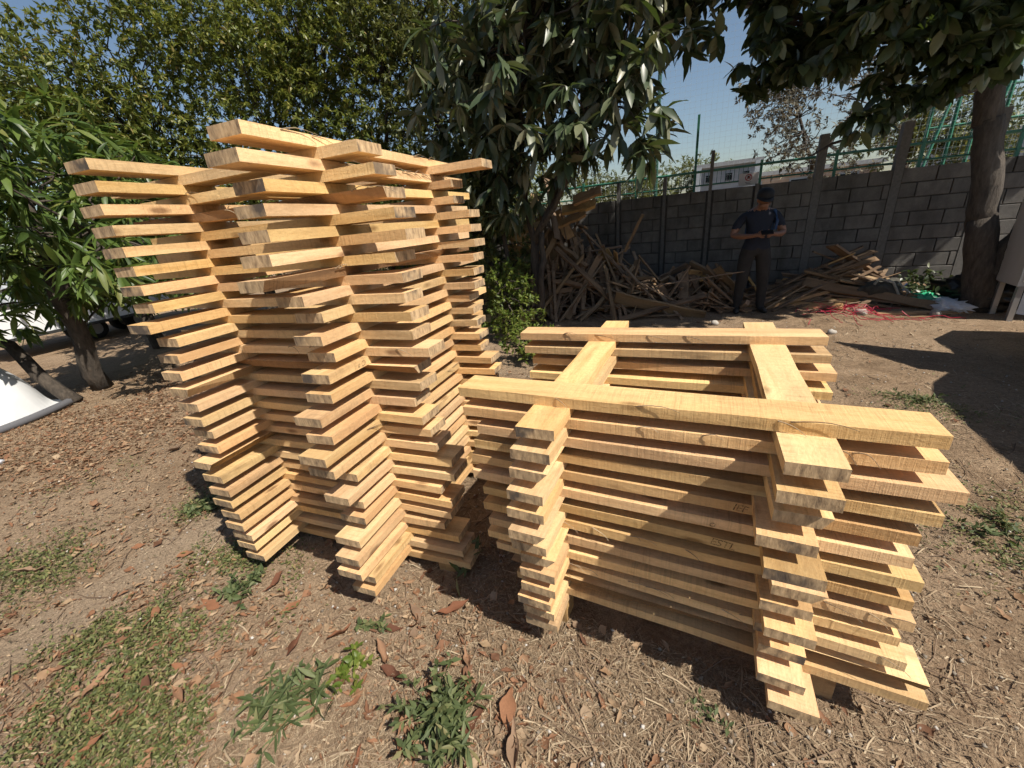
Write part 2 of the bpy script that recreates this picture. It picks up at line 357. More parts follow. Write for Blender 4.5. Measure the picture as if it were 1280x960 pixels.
# marker writing and splinters on some boards
def ink_mat():
    mt, nt, bs, out = newmat('faded_marker_ink'); bs.inputs['Base Color'].default_value = (.035, .022, .014, 1); bs.inputs['Roughness'].default_value = .9
    n = noise(nt, coords(nt, (1, 1, 1)), 160, 4, .75); f = ramp(nt, n, [(.42, (.15, .15, .15)), (.6, (.9, .9, .9))])
    tp = N(nt, 'ShaderNodeBsdfTransparent'); mx = N(nt, 'ShaderNodeMixShader'); nt.links.new(f, mx.inputs[0]); nt.links.new(tp.outputs[0], mx.inputs[1]); nt.links.new(bs.outputs[0], mx.inputs[2]); nt.links.new(mx.outputs[0], out.inputs[0]); return mt
M_INK = ink_mat()
def writing(key, k, txt, lx, h, face='front', flip=False):
    o = BOARDS[key, k]; cu = bpy.data.curves.new('t', 'FONT'); cu.body = txt; cu.size = h*1.35; cu.align_x = 'CENTER'; cu.align_y = 'CENTER'; cu.shear = .18; cu.space_character = .92
    t = bpy.data.objects.new('t', cu); COL.objects.link(t); dg = bpy.context.evaluated_depsgraph_get()
    me = bpy.data.meshes.new_from_object(t.evaluated_get(dg)); bpy.data.objects.remove(t); me.materials.append(M_INK)
    w = obj('marker_writing', me, o); w['label'] = 'black hand-marked letters'
    c, s_ = (1, 0)
    if face == 'front': M = Matrix.Translation((lx, -BW/2-.0045, 0)) @ Matrix.Rotation(pi/2, 4, 'X') @ Matrix.Rotation(radians(-5), 4, 'Z')
    else: M = Matrix.Translation((lx, -BW/2-.0045, 0)) @ Matrix.Rotation(pi/2, 4, 'X')
    w.matrix_local = M
writing('XF', 4, 'IEF', .25+.02, .026); writing('XF', 6, 'ESTL', .20, .028); writing('XF', 5, 'o', .20, .026)
writing('P1', 11, 'u O', -.55, .024)
def splinter(key, k, n, seed, side=-1):
    r = random.Random(seed); o = BOARDS[key, k]; b = MB()
    for i in range(n):
        x = r.uniform(-.62, .62); L = r.uniform(.05, .16); a = r.uniform(-1, 1); pts = []
        for j in range(6):
            q = j/5; pts.append((x+L*q*cos(a), side*(BW/2+.001+.02*q*q+.004*sin(q*5)), T/2-.004-.03*q*q*(a > 0)+.012*sin(q*3)*(a < .2)))
        b.tube(pts, [.0019*(1-.7*j/5) for j in range(6)], 4)
    obj('splinters', b.mesh('splinters', (M_STRAW,)), o)['kind'] = 'stuff'
for i, (key, k, n) in enumerate([('P1', 1, 14), ('P1', 0, 5), ('Q1', 2, 8), ('Q1', 1, 4), ('P1', 6, 8), ('Q1', 10, 6), ('XF', 0, 4), ('XF', 7, 7), ('XF', 10, 10), ('XF', 1, 4), ('P2', 17, 4), ('Q1', 15, 4), ('XR', 0, 5), ('YL', 5, 6), ('P1', 15, 6), ('XF', 8, 4)]):
    splinter(key, k, n, i)

# ------------------------------------------------------------------ wall of concrete blocks with posts
WY = 8.7; WTOP = 1.86
def block_mat():
    mt, nt, bs, out = newmat('grey_concrete_block')
    n = noise(nt, coords(nt, (1, 1, 1)), 5, 5, .6); f = noise(nt, coords(nt, (1, 1, 1)), 90, 4, .7)
    oi = N(nt, 'ShaderNodeObjectInfo')
    c = ramp(nt, n, [(.3, (.105, .10, .096)), (.7, (.17, .163, .152))])
    c = mixc(nt, .5, c, ramp(nt, f, [(.3, (.6, .6, .6)), (.7, (1.15, 1.15, 1.15))]), 'MULTIPLY')
    ge = N(nt, 'ShaderNodeNewGeometry'); mpw = N(nt, 'ShaderNodeMapping'); mpw.inputs['Scale'].default_value = (1.6, 1, .5); nt.links.new(ge.outputs['Position'], mpw.inputs[0])
    c = mixc(nt, .8, c, ramp(nt, noise(nt, mpw.outputs[0], 1.5, 5, .65), [(.32, (.5, .48, .45)), (.55, (1, 1, 1)), (.75, (1.3, 1.28, 1.22))]), 'MULTIPLY')
    c = mixc(nt, 1.0, c, ramp(nt, oi.outputs['Random'], [(0, (.82, .82, .82)), (1, (1.12, 1.1, 1.08))]), 'MULTIPLY')
    nt.links.new(c, bs.inputs['Base Color']); bs.inputs['Roughness'].default_value = .95; bump(nt, f, bs, .6, .006); return mt
M_BLOCK = block_mat(); M_MORTAR = simple('dark_mortar', (.075, .072, .07), .95, 0, .2, 30, .2)
M_POST = simple('grey_concrete_post', (.125, .12, .113), .9, 0, .2, 25, .3)
wall = thing('block_wall', 'long grey concrete block wall behind the man and the scrap heaps', 'wall', (0, WY, GZ))
POSTS = [-7.3, -6.3, -5.3, -4.3, -3.4, -2.55, -1.7, -.85, -.08, .65, 1.5, 2.5, 3.5, 4.5, 5.5, 6.5, 7.5]
wb = MB(); wb.box((0, .09, WTOP/2+.0), (15.2, .10, WTOP-.01)); obj('mortar_core', wb.mesh('core', (M_MORTAR,)), wall)
def bevbox(sx, sy, sz, e=.006):
    b = MB(); x, y, z = sx/2, sy/2, sz/2
    vs = [(-x, -y+e, -z), (x, -y+e, -z), (x, -y+e, z), (-x, -y+e, z), (-x+e, -y, -z+e), (x-e, -y, -z+e), (x-e, -y, z-e), (-x+e, -y, z-e), (-x, y, -z), (x, y, -z), (x, y, z), (-x, y, z)]
    b.add(vs, [(4, 5, 6, 7), (0, 1, 5, 4), (1, 2, 6, 5), (2, 3, 7, 6), (3, 0, 4, 7), (1, 0, 8, 9), (2, 1, 9, 10), (3, 2, 10, 11), (0, 3, 11, 8), (9, 8, 11, 10)])
    return b
bm_cache = {}
CH = WTOP/9; rest = MB()
for i in range(len(POSTS)-1):
    xa, xb = POSTS[i]+.055, POSTS[i+1]-.055; L = xb-xa
    for c in range(9):
        cuts = [0]; p = .4 if (c+i) % 2 else .2
        while p < L-.08: cuts.append(p); p += .4
        cuts.append(L)
        for a, b_ in zip(cuts[:-1], cuts[1:]):
            w = b_-a-.011; key = round(w, 3)
            cx, cz = xa+(a+b_)/2, (c+.5)*CH
            if -2.6 < (xa+xb)/2 < 4.6:
                if key not in bm_cache: bm_cache[key] = bevbox(w, .06, CH-.011).mesh('block', (M_BLOCK,))
                obj('block', bm_cache[key], wall, loc=(cx, .03+random.uniform(-.003, .003), cz))
            else: rest.box((cx, .03, cz), (w, .06, CH-.011))
o = obj('far_blocks', rest.mesh('far_blocks', (M_BLOCK,)), wall, kind='stuff')
for i, p in enumerate(POSTS):
    top = WTOP+(.62 if i in (8, 10, 11, 12) else (.3 if i in (7, 6) else .02))
    b = MB(); b.box((p, .064, top/2), (.115 if i in (10, 11, 12) else .055, .14, top)); obj('post', b.mesh('post', (M_POST,)), wall)

# green railing with posts, standing on the wall
M_GREEN = simple('green_painted_steel', (.035, .16, .105), .45, .2, .15, 40)
M_GREEND = simple('dark_green_netting_steel', (.02, .085, .06), .6, .1)
rail = thing('railing', 'green metal railing running along the top of the block wall', 'railing', (0, WY+.35, GZ+WTOP-.1))
b = MB(); b.tube([(-5, 0, .43), (8, 0, .43)], .022, 6); obj('top_rail', b.mesh('top_rail', (M_GREEN,)), rail)
b = MB(); b.tube([(-5, 0, .2), (8, 0, .2)], .014, 6); obj('lower_rail', b.mesh('lower_rail', (M_GREEN,)), rail)
for x in np.arange(-4.6, 8, 1.06):
    h = 1.35 if abs(x+.36) < .6 else .5
    b = MB(); b.box((x, 0, h/2-.35), (.04, .04, h+.7)); obj('rail_post', b.mesh('rail_post', (M_GREEN,)), rail)
b = MB()
for x in np.arange(-.9, .55, .07): b.box((x, .0, .31), (.009, .009, .2))
obj('bars', b.mesh('bars', (M_GREEND,)), rail)
# sports net high behind the wall
M_NET = simple('pale_net_cord', (.42, .48, .52), .8)
net = thing('sports_net', 'fine mesh ball net hung high behind the block wall', 'net', (0, WY+1.6, 0))
b = MB()
for z in np.arange(1.9, 7.5, .1): b.box((3, 0, z), (19, .0022, .0022))
for x in np.arange(-6.5, 12.5, .1): b.box((x, 0, 4.7), (.0022, .0022, 5.6))
obj('cord_mesh', b.mesh('cord_mesh', (M_NET,)), net, kind='stuff')
for x in (-6.4, -1.2, 5.2, 12.4):
    b = MB(); b.tube([(x, .05, GZ), (x, .05, 7.6)], .04, 8); obj('pole', b.mesh('pole', (M_GREEND,)), net)
# sign on the railing
M_SIGN = simple('white_sign_plate', (.62, .58, .58), .5, 0, .05); M_RED = simple('red_sign_paint', (.35, .03, .03), .5); M_BLK = simple('black_sign_paint', (.02, .02, .02), .5)
sg = thing('prohibition_sign', 'small white sign with red barred circle on the railing above the man', 'sign', (.52, WY+.30, 1.92))
b = MB(); b.box((0, 0, 0), (.30, .012, .20)); obj('plate', b.mesh('plate', (M_SIGN,)), sg)
b = MB()
for i in range(20):
    a0, a1 = 2*pi*i/20, 2*pi*(i+1)/20
    b.add([(.055*cos(a0), -.008, .03+.055*sin(a0)), (.055*cos(a1), -.008, .03+.055*sin(a1)), (.042*cos(a1), -.008, .03+.042*sin(a1)), (.042*cos(a0), -.008, .03+.042*sin(a0))], [(0, 1, 2, 3)])
b.box((0, -.008, .03), (.014, .003, .09), Matrix.Rotation(radians(45), 3, 'Y')); obj('barred_circle', b.mesh('ring', (M_RED,)), sg)
b = MB(); b.box((-.005, -.0075, .035), (.03, .002, .05)); b.box((.015, -.0075, .02), (.03, .002, .02)); obj('pictogram', b.mesh('pic', (M_BLK,)), sg)
b = MB()
for i, w in enumerate((.10, .07)): b.box((0, -.008, -.045-.02*i), (w, .002, .007))
obj('text_lines', b.mesh('txt', (M_BLK,)), sg)

# ------------------------------------------------------------------ foliage
def leaf_tmpl(st, fold, droop):
    V = [(0, 0, 0)]; F = []
    for x, w in st: z = -droop*x*x; V += [(x, -w, z+fold*w), (x, 0, z), (x, w, z+fold*w)]
    V.append((1, 0, -droop)); n = len(st); t = len(V)-1
    F += [(0, 1, 2), (0, 2, 3)]
    for i in range(n-1):
        p = 1+3*i; q = p+3; F += [(p, q, q+1), (p, q+1, p+1), (p+1, q+1, q+2), (p+1, q+2, p+2)]
    p = 1+3*(n-1); F += [(p, t, p+1), (p+1, t, p+2)]
    return np.array(V, float), np.array(F)
LEAFT = {'lance': leaf_tmpl([(.2, .062), (.45, .10), (.75, .068)], .35, .2),
         'dusty': leaf_tmpl([(.2, .085), (.45, .14), (.75, .10)], .3, .22),
         'small': (np.array([(0, 0, 0), (.45, -.19, .05), (.5, 0, 0), (.45, .19, .05), (1, 0, -.1)]), np.array([(0, 1, 2), (0, 2, 3), (1, 4, 2), (2, 4, 3)])),
         'broad': leaf_tmpl([(.12, .11), (.35, .22), (.62, .22), (.85, .12)], .22, .18)}
def basis(d, up):
    """matrices with x along d, z near up"""
    d = d/np.linalg.norm(d, axis=1, keepdims=True)
    y = np.cross(up, d); ln = np.linalg.norm(y, axis=1, keepdims=True); y = np.where(ln < 1e-3, [[0, 1, 0]], y/np.maximum(ln, 1e-6))
    z = np.cross(d, y); return np.stack([d, y, z], 2)
def inst(tv, tf, pos, M, scale):
    n = len(pos); V = np.einsum('nij,kj->nki', M, tv)*scale[:, None, None]+pos[:, None, :]
    F = tf[None]+(np.arange(n)*len(tv))[:, None, None]
    return V.reshape(-1, 3), F.reshape(-1, 3)
def vnoise(P, f, seed):
    r = np.random.default_rng(seed); s = 0
    for k in range(5):
        w = r.normal(size=3)*f*(1+.6*k); s = s+np.sin(P@w+r.uniform(0, 6.28))/(1+.35*k)
    return s
def crown_points(ells, n, seed, gap=.0, nf=1.2, shell=.45):
    r = np.random.default_rng(seed); out = []
    vol = np.array([e[3]*e[4]*e[5] for e in ells])**(.8); vol /= vol.sum()
    while sum(map(len, out)) < n:
        m_ = n; idx = r.choice(len(ells), m_, p=vol); d = r.normal(size=(m_, 3)); d /= np.linalg.norm(d, axis=1)[:, None]
        rad = r.uniform(0, 1, m_)**shell
        E = np.array(ells)[idx]; P = E[:, :3]+d*rad[:, None]*E[:, 3:6]
        ok = vnoise(P, nf, seed) > gap-1.2
        ok &= P[:, 2] > .05
        out.append(P[ok])
    return np.concatenate(out)[:n]
def leaves_at(P, per, kind, L, droop, seed, spread=1.0, axis_up=.3, center=None, lv=.3):
    """whorl of leaves at every cluster point"""
    r = np.random.default_rng(seed); n = len(P)*per
    C = np.repeat(P, per, 0)
    ax = r.normal(size=(len(P), 3)); ax[:, 2] += axis_up
    if center is not None: ax += (P-center)*.5
    ax /= np.linalg.norm(ax, axis=1)[:, None]; AX = np.repeat(ax, per, 0)
    d = r.normal(size=(n, 3))*spread+AX*.7; d[:, 2] -= droop; d /= np.linalg.norm(d, axis=1)[:, None]
    up = r.normal(size=(n, 3))*.45; up[:, 2] += 1
    M = basis(d, up); sc = L*r.uniform(1-lv, 1+lv, n)
    off = AX*r.uniform(-.5, .3, (n, 1))*L*.8
    return C+off, M, sc
def limb(b, p0, p1, r0, r1, seed, n=6, sag=0.0, wob=.06):
    r = random.Random(seed); p0, p1 = Vector(p0), Vector(p1); L = (p1-p0).length; pts = []; rr = []
    for i in range(n+1):
        q = i/n; p = p0.lerp(p1, q)
        if 0 < i < n: p += Vector((r.uniform(-1, 1), r.uniform(-1, 1), r.uniform(-.5, .5)))*wob*L*.5
        p.z += sag*sin(pi*q)*L; pts.append(p); rr.append(r0+(r1-r0)*q)
    b.tube(pts, rr, 7 if r0 > .03 else 5); return pts
CAMP = np.array([0, 0, CAM_H]); RR = np.array([list(r2), list(d2), list(fw)])
def in_view(P, marg=20):
    q = (P-CAMP)@RR.T; z = np.maximum(q[:, 2], 1e-3); x = 640+500*q[:, 0]/z; y = 480+500*q[:, 1]/z
    return (q[:, 2] > .1) & (x > -marg) & (x < 1280+marg) & (y > -marg) & (y < 960+marg), np.linalg.norm(P-CAMP, axis=1)
def tree(name, label, base, ells, ncl, per, kind, L, droop, mat, trunks, seed, gap=0, shell=.45, parts=0, tmat=None, group=None, cat='tree', nf=1.2, twigs=60, spread=1.0, lv=.3, extra=None):
    t = thing(name, label, cat, base, 0, group); B = np.array(base)
    P = crown_points(ells, ncl, seed, gap, nf, shell)
    if extra is not None: P = np.concatenate([P, np.array(extra)])
    ctr = np.mean([e[:3] for e in ells], 0)
    pos, M, sc = leaves_at(P, per, kind, L, droop, seed+1, spread, .3, ctr, lv)
    tv, tf = LEAFT[kind]
    keep = np.ones(len(pos), bool)
    if parts:
        vis, dist = in_view(pos, 0); score = np.where(vis, dist, 1e9); idx = np.argsort(score)[:parts*3]
        idx = np.random.default_rng(seed).permutation(idx)[:parts]; idx = idx[score[idx] < 1e8]
        lm = npmesh('leaf', tv, tf, mat, True)
        for i in idx:
            keep[i] = False
            X = Matrix([[*(M[i, k]*sc[i]), pos[i, k]-B[k]] for k in range(3)]+[[0, 0, 0, 1]])
            o = obj('leaf', lm, t); o.matrix_local = X
    V, F = inst(tv, tf, pos[keep], M[keep], sc[keep])
    obj('crown', npmesh('crown', V-B, F, mat, True), t, kind='stuff')
    b = MB(); ends = []
    for i, (p0, p1, r0, r1) in enumerate(trunks):
        pts = limb(b, Vector(p0)-Vector(base), Vector(p1)-Vector(base), r0, r1, seed*10+i, 7, 0, .05); ends += pts[2:]
    rr = random.Random(seed); sel = rr.sample(range(len(P)), min(twigs, len(P)))
    ee = np.array([list(e) for e in ends])
    for i in sel:
        q = P[i]-B; j = np.argmin(np.linalg.norm(ee-q, axis=1)+np.random.default_rng(i).uniform(0, .6, len(ee)))
        limb(b, ee[j], q, .018, .005, i, 5, .04, .12)
    obj('trunk', b.mesh('trunk', (tmat or M_TRUNK,), True), t)
    return t
# mango tree left
tree('mango_tree', 'mango tree with long drooping bright green leaves at the left edge', (-7.3, 2.0, GZ),
     [(-6.9, 1.9, 2.35, 1.15, 1.3, 1.15), (-7.3, 3.0, 2.1, 1.2, 1.2, 1.2), (-5.9, 2.5, 1.65, .75, .75, .5), (-7.5, 1.2, 1.5, 1.0, 1.0, .8), (-8.6, 2.6, 1.3, .9, .9, .6)], 390, 14, 'lance', .25, .75, M_LEAF_MANGO,
     [((-7.25, 1.85, GZ), (-8.2, 1.5, 1.3), .085, .05), ((-7.6, 2.25, GZ), (-7.3, 2.2, 1.5), .125, .08), ((-7.35, 2.2, 1.2), (-6.5, 2.5, 1.9), .07, .03), ((-7.3, 2.2, 1.3), (-7.4, 2.4, 2.7), .07, .03), ((-8.0, 1.6, 1.1), (-7.4, .9, 1.7), .05, .02)], 3, gap=-.1, parts=240, twigs=70, spread=.8)
tree('mango_tree', 'shaded mango tree just behind the left edge mango, leaves hanging low', (-9.6, 3.9, GZ),
     [(-9.6, 3.9, 2.6, 1.5, 1.5, 1.5), (-8.6, 4.2, 1.5, 1.2, 1.2, .7)], 300, 12, 'lance', .24, .7, M_LEAF_MANGO, [((-9.6, 3.9, GZ), (-9.6, 3.9, 2.4), .13, .06)], 5, gap=-.2, twigs=40)
# dense small-leaved trees behind the tall stack
tree('leafy_tree', 'dense small-leaved tree with sunny yellow-green sprays behind the mango tree', (-9.3, 6.2, GZ),
     [(-9.3, 6.2, 3.6, 2.0, 1.9, 2.0), (-10.2, 4.6, 3.9, 1.8, 1.6, 1.0), (-8.2, 6.4, 2.0, 1.7, 1.6, 1.6), (-8.3, 6.4, 5.2, 1.5, 1.5, 1.1), (-9.6, 4.0, 3.0, 1.3, 1.2, 1.0), (-10.6, 3.7, 4.5, 1.5, 1.4, 1.1), (-9.3, 5.3, 5.5, 1.4, 1.3, 1.0)], 5600, 13, 'small', .095, .25, M_LEAF_SMALL,
     [((-9.3, 6.2, GZ), (-9.3, 6.2, 2.2), .14, .08), ((-9.3, 6.2, 2), (-10.4, 5.3, 3.8), .07, .02), ((-9.3, 6.2, 2), (-8.3, 6.6, 3.6), .07, .02)], 7, gap=.1, twigs=130, nf=1.7)
tree('leafy_tree', 'tall dense green tree directly behind the top of the tall stack', (-6.5, 7.4, GZ),
     [(-6.6, 7.4, 3.6, 1.9, 1.7, 2.3), (-6.0, 7.1, 1.8, 1.7, 1.5, 1.4), (-7.6, 7.0, 5.0, 1.6, 1.4, 1.5), (-6.2, 7.4, 5.6, 1.6, 1.4, 1.1)], 5600, 13, 'small', .088, .25, M_LEAF_SMALL,
     [((-6.5, 7.4, GZ), (-6.5, 7.4, 2.4), .14, .08), ((-6.5, 7.4, 2.2), (-7.4, 7.2, 4.4), .07, .02), ((-6.5, 7.4, 2.2), (-5.6, 7.2, 4.0), .07, .02)], 8, gap=.0, twigs=140, nf=1.7)
tree('leafy_tree', 'olive green tree with fine leaves between the tall stack and the big-leaved tree', (-4.4, 7.6, GZ),
     [(-4.5, 7.7, 3.8, 1.7, 1.5, 2.2), (-4.0, 7.3, 2.0, 1.3, 1.2, 1.4), (-5.2, 7.6, 5.2, 1.5, 1.3, 1.4), (-3.4, 7.6, 4.8, 1.3, 1.2, 1.4)], 5200, 13, 'small', .08, .25, M_LEAF_SMALL2,
     [((-4.4, 7.6, GZ), (-4.4, 7.6, 2.2), .12, .07), ((-4.4, 7.6, 2), (-5.2, 7.5, 4.6), .06, .02), ((-4.4, 7.6, 2), (-3.8, 7.4, 4.2), .06, .02)], 9, gap=.2, twigs=140, nf=1.9)
# big-leaved tree in the centre
tree('big_leaved_tree', 'multi-stemmed tree with long dusty drooping leaves in the centre behind the stacks', (-2.5, 6.2, GZ),
     [(-2.1, 5.7, 3.1, 1.1, 1.0, 1.3), (-2.9, 5.9, 2.3, .7, .8, .75), (-1.1, 5.4, 2.95, .75, .8, .8), (-2.0, 5.9, 4.2, 1.3, 1.2, .9), (-1.0, 5.7, 3.9, 1.1, 1.0, .8), (-3.1, 5.7, 3.3, .8, .8, 1.1), (-.75, 5.3, 2.55, .45, .5, .5)], 450, 11, 'dusty', .29, .9, M_LEAF_DARK,
     [((-2.5, 6.2, GZ), (-2.45, 6.1, 1.3), .085, .07), ((-2.45, 6.1, 1.2), (-2.55, 5.9, 2.4), .055, .035), ((-2.45, 6.1, 1.25), (-1.75, 5.8, 2.5), .06, .03), ((-2.45, 6.1, 1.3), (-1.2, 5.5, 2.8), .05, .02), ((-2.55, 5.9, 2.3), (-2.2, 5.7, 3.9), .04, .02), ((-2.95, 6.2, GZ), (-3.0, 6.1, 1.9), .05, .03), ((-2.47, 6.15, .1), (-2.3, 6.0, 1.4), .06, .04)], 13, gap=.05, parts=280, twigs=110, spread=.75, tmat=M_TRUNK2)
tree('leafy_shrub', 'dark leafy undergrowth shrub below the big-leaved tree, beside the tall stack', (-3.2, 6.1, GZ),
     [(-3.3, 6.2, 1.0, .8, .7, .9), (-3.4, 5.9, 1.9, .7, .6, .7)], 520, 12, 'small', .10, .3, M_LEAF_SMALL2, [((-3.2, 6.1, GZ), (-3.3, 6.1, 1.4), .03, .015)], 15, gap=.1, cat='shrub', twigs=50, nf=2.5)
tree('leafy_shrub', 'sunlit yellow-green shrub at the foot of the big-leaved tree', (-2.55, 5.3, GZ),
     [(-2.6, 5.3, .75, .42, .38, .42), (-2.35, 5.2, .35, .35, .35, .3), (-2.75, 5.15, .3, .3, .3, .3)], 330, 11, 'small', .062, .15, M_LEAF_YEL, [((-2.55, 5.3, GZ), (-2.6, 5.3, .8), .02, .008)], 16, gap=-.1, cat='shrub', twigs=50, nf=4)
tree('leafy_shrub', 'low green shrub tucked between the two stacks of boards', (-1.9, 4.4, GZ),
     [(-1.95, 4.4, .22, .35, .35, .25)], 120, 10, 'small', .07, .1, M_LEAF_YEL, [((-1.9, 4.4, GZ), (-1.9, 4.4, .2), .012, .006)], 17, cat='shrub', twigs=20, nf=4)
# right tree whose canopy shades the man
ov = []
for i in range(26):
    q = i/25; ov.append((2.6-1.3*q, 6.8-.45*q, 2.75-.5*q+random.uniform(-.12, .12)))
tree('broadleaf_tree', 'dark broad-leaved tree with curved trunk at right, canopy over the man', (3.22, 7.35, GZ),
     [(3.1, 6.9, 3.7, 1.5, 1.1, .75), (1.7, 6.5, 3.5, 1.2, 1.0, .75), (.45, 6.2, 3.35, 1.0, .8, .65), (2.4, 7.5, 4.4, 1.8, .9, .8), (2.0, 6.5, 2.85, .7, .5, .35), (.9, 6.9, 4.5, 1.6, 1.2, .8), (4.6, 8.2, 4.7, 1.9, 1.0, .8), (1.6, 8.0, 4.9, 1.9, .9, .7), (-.1, 6.1, 3.5, .7, .6, .5), (.9, 6.0, 3.2, .8, .6, .5), (2.3, 5.4, 4.6, 1.4, .5, .45), (.8, 5.4, 4.8, 1.0, .5, .4)], 2600, 10, 'broad', .185, .55, M_LEAF_BROAD,
     [((3.30, 7.35, GZ), (3.03, 7.35, 1.1), .19, .145), ((3.04, 7.35, 1.05), (2.82, 7.35, 2.2), .146, .13), ((2.82, 7.35, 2.15), (2.70, 7.35, 3.2), .131, .115), ((2.68, 7.35, 3.1), (2.75, 7.2, 4.3), .12, .07), ((3.2, 7.32, .3), (3.55, 7.3, 1.3), .13, .11), ((3.55, 7.3, 1.25), (4.4, 7.1, 4.0), .11, .06), ((2.7, 7.3, 2.9), (.5, 6.2, 3.3), .06, .02), ((2.75, 7.3, 2.6), (1.0, 6.4, 2.0), .035, .012), ((2.7, 7.3, 3.3), (1.2, 6.7, 4.2), .05, .02)], 21, gap=.0, parts=270, twigs=130, spread=.8, tmat=M_TRUNK2, extra=ov)
# trees beyond the wall
tree('bare_tree', 'thin dusty grey-brown tree beyond the wall under the overhanging branch', (2.6, 15.5, GZ),
     [(2.6, 15.5, 3.3, 2.0, 1.8, 1.6), (1.7, 15.3, 4.3, 1.4, 1.3, 1.0)], 600, 9, 'small', .13, .2, M_LEAF_DRYTREE, [((2.6, 15.5, GZ), (2.5, 15.5, 2.4), .12, .07), ((2.5, 15.5, 2.2), (1.6, 15.3, 4.6), .06, .02), ((2.5, 15.5, 2.2), (3.6, 15.6, 4.4), .06, .02)], 31, gap=.6, twigs=150, nf=1.6, tmat=M_TRUNK2)
tree('leafy_tree', 'dull green tree beyond the wall left of the curved trunk', (5.2, 17.5, GZ),
     [(5.2, 17.5, 3.2, 1.9, 1.6, 1.3), (6.3, 17.3, 2.8, 1.4, 1.3, 1.1)], 700, 10, 'small', .15, .2, M_LEAF_SMALL2, [((5.2, 17.5, GZ), (5.2, 17.5, 3), .13, .06)], 32, gap=.1, twigs=60)
for i, (x, y, h, lab) in enumerate([(-3.2, 22, 3.2, 'hazy grey-green tree seen beyond the wall behind the upright stick'), (-.9, 24, 3.3, 'hazy tree beyond the wall left of the white house'), (-6, 22, 3.4, 'far green tree behind the scrap heap and big-leaved tree')]):
    tree('leafy_tree', lab, (x, y, GZ), [(x, y, h-.4, 1.7, 1.5, 1.1), (x+.9, y, h-1.1, 1.5, 1.3, 1.1)], 520, 9, 'small', .17, .2, M_LEAF_SMALL2, [((x, y, GZ), (x, y, h), .12, .04)], 40+i, gap=.25, twigs=50)
# small palm beyond the wall
pt = thing('palm_tree', 'small palm tree beyond the wall beside the white house', 'palm tree', (2.0, 26, GZ))
b = MB(); b.tube([(0, 0, 0), (.05, 0, 1.4), (.1, 0, 2.8)], [.13, .1, .09], 8); obj('trunk', b.mesh('trunk', (M_TRUNK2,), True), pt)
V = []; F = []
for i in range(16):
    a = 2*pi*i/16+.2; e = .9 if i % 2 else .35
    for j in range(12):
        q = j/11; r_ = .1+1.15*q; cz = 2.85+e*q-1.0*q*q
        for s_ in (-1, 1):
            L = .30*(1-.5*q); ca, sa = cos(a), sin(a); tx, ty = -sa*s_, ca*s_
            p = (.1+r_*ca, r_*sa, cz); k = len(V)
            V += [p, (p[0]+.03*ca, p[1]+.03*sa, p[2]), (p[0]+tx*L+ca*L*.5, p[1]+ty*L+sa*L*.5, p[2]-L*.5)]; F.append((k, k+1, k+2))
obj('fronds', npmesh('fronds', V, F, M_LEAF_SMALL2), pt, kind='stuff')
# hedge line far left and back so that no bare horizon shows
def hedge(label, pts, h, w, seed, mat, n):
    ells = [(x, y, h*.5, w, w, h*.55) for x, y in pts]
    P = crown_points(ells, n, seed, 0, 1.0, .4); pos, M, sc = leaves_at(P, 9, 'small', .22, .2, seed)
    V, F = inst(*LEAFT['small'], pos, M, sc); me = npmesh('far_woodland', V, F, mat, True)
    obj('far_woodland', me, None, label, 'woodland', kind='stuff')
hedge('dark far belt of trees closing the yard on the left', [(-20, -2), (-21, 1), (-22, 4), (-22, 7), (-20.5, 10), (-18, 12), (-15, 13.5), (-12, 14), (-9, 14), (-6.5, 14)], 3.6, 2.0, 51, M_LEAF_SMALL2, 3600)
hedge('low hazy belt of greenery beyond the wall in the far distance', [(x, 42) for x in range(-22, 40, 4)], 3.0, 3.2, 52, M_LEAF_DRYTREE, 2200)

# ------------------------------------------------------------------ litter on the ground
GREEN = [(-2.28, .07, .3), (-2.19, .28, .28), (-2.2, .5, .25), (-1.95, .06, .28), (-2.0, .66, .2), (-2.2, -.1, .3), (-1.75, .22, .2), (-2.5, .04, .2), (-2.25, .86, .2), (-3.3, .42, .22), (-3.6, .25, .25), (-4.4, .97, .2), (-3.1, 1.0, .22), (1.5, 2.4, .3), (1.7, 4.0, .25), (-2.7, .8, .1)]
def on_path(x, y): return np.exp(-((x+2.76)/.17)**2)*(y > -.4)*(y < 1.1)
def under_stack(x, y):
    return ((x > -.62) & (x < .52) & (y > 1.2) & (y < 2.1))
def scatter(n, seed, dens=None, near=1.0):
    r = np.random.default_rng(seed); out = []
    k = 0
    while k < n:
        m_ = 4*n; d = .35+r.uniform(0, 1, m_)**near*8.2; az = r.uniform(radians(-112), radians(68), m_)
        P = np.stack([d*np.sin(az), d*np.cos(az)], 1)
        ok = in_view(np.column_stack([P, np.full(m_, GZ)]), 140)[0] & (P[:, 1] < 8.4) & ~under_stack(P[:, 0], P[:, 1])
        if dens is not None: ok &= r.uniform(0, 1, m_) < dens(P[:, 0], P[:, 1])
        out.append(P[ok]); k += ok.sum()
    return np.concatenate(out)[:n]
def lay(P, tv, tf, L, seed, tilt=.25, lift=.004, lv=.5, squash=None):
    r = np.random.default_rng(seed); n = len(P); a = r.uniform(0, 2*pi, n)
    d = np.stack([np.cos(a), np.sin(a), r.normal(0, tilt*.6, n)], 1); up = r.normal(0, tilt, (n, 3)); up[:, 2] = 1
    M = basis(d, up); sc = L*r.uniform(1-lv, 1+lv, n)
    pos = np.column_stack([P, gza(P[:, 0], P[:, 1])+lift+r.uniform(0, .008, n)])
    return inst(tv, tf, pos, M, sc)
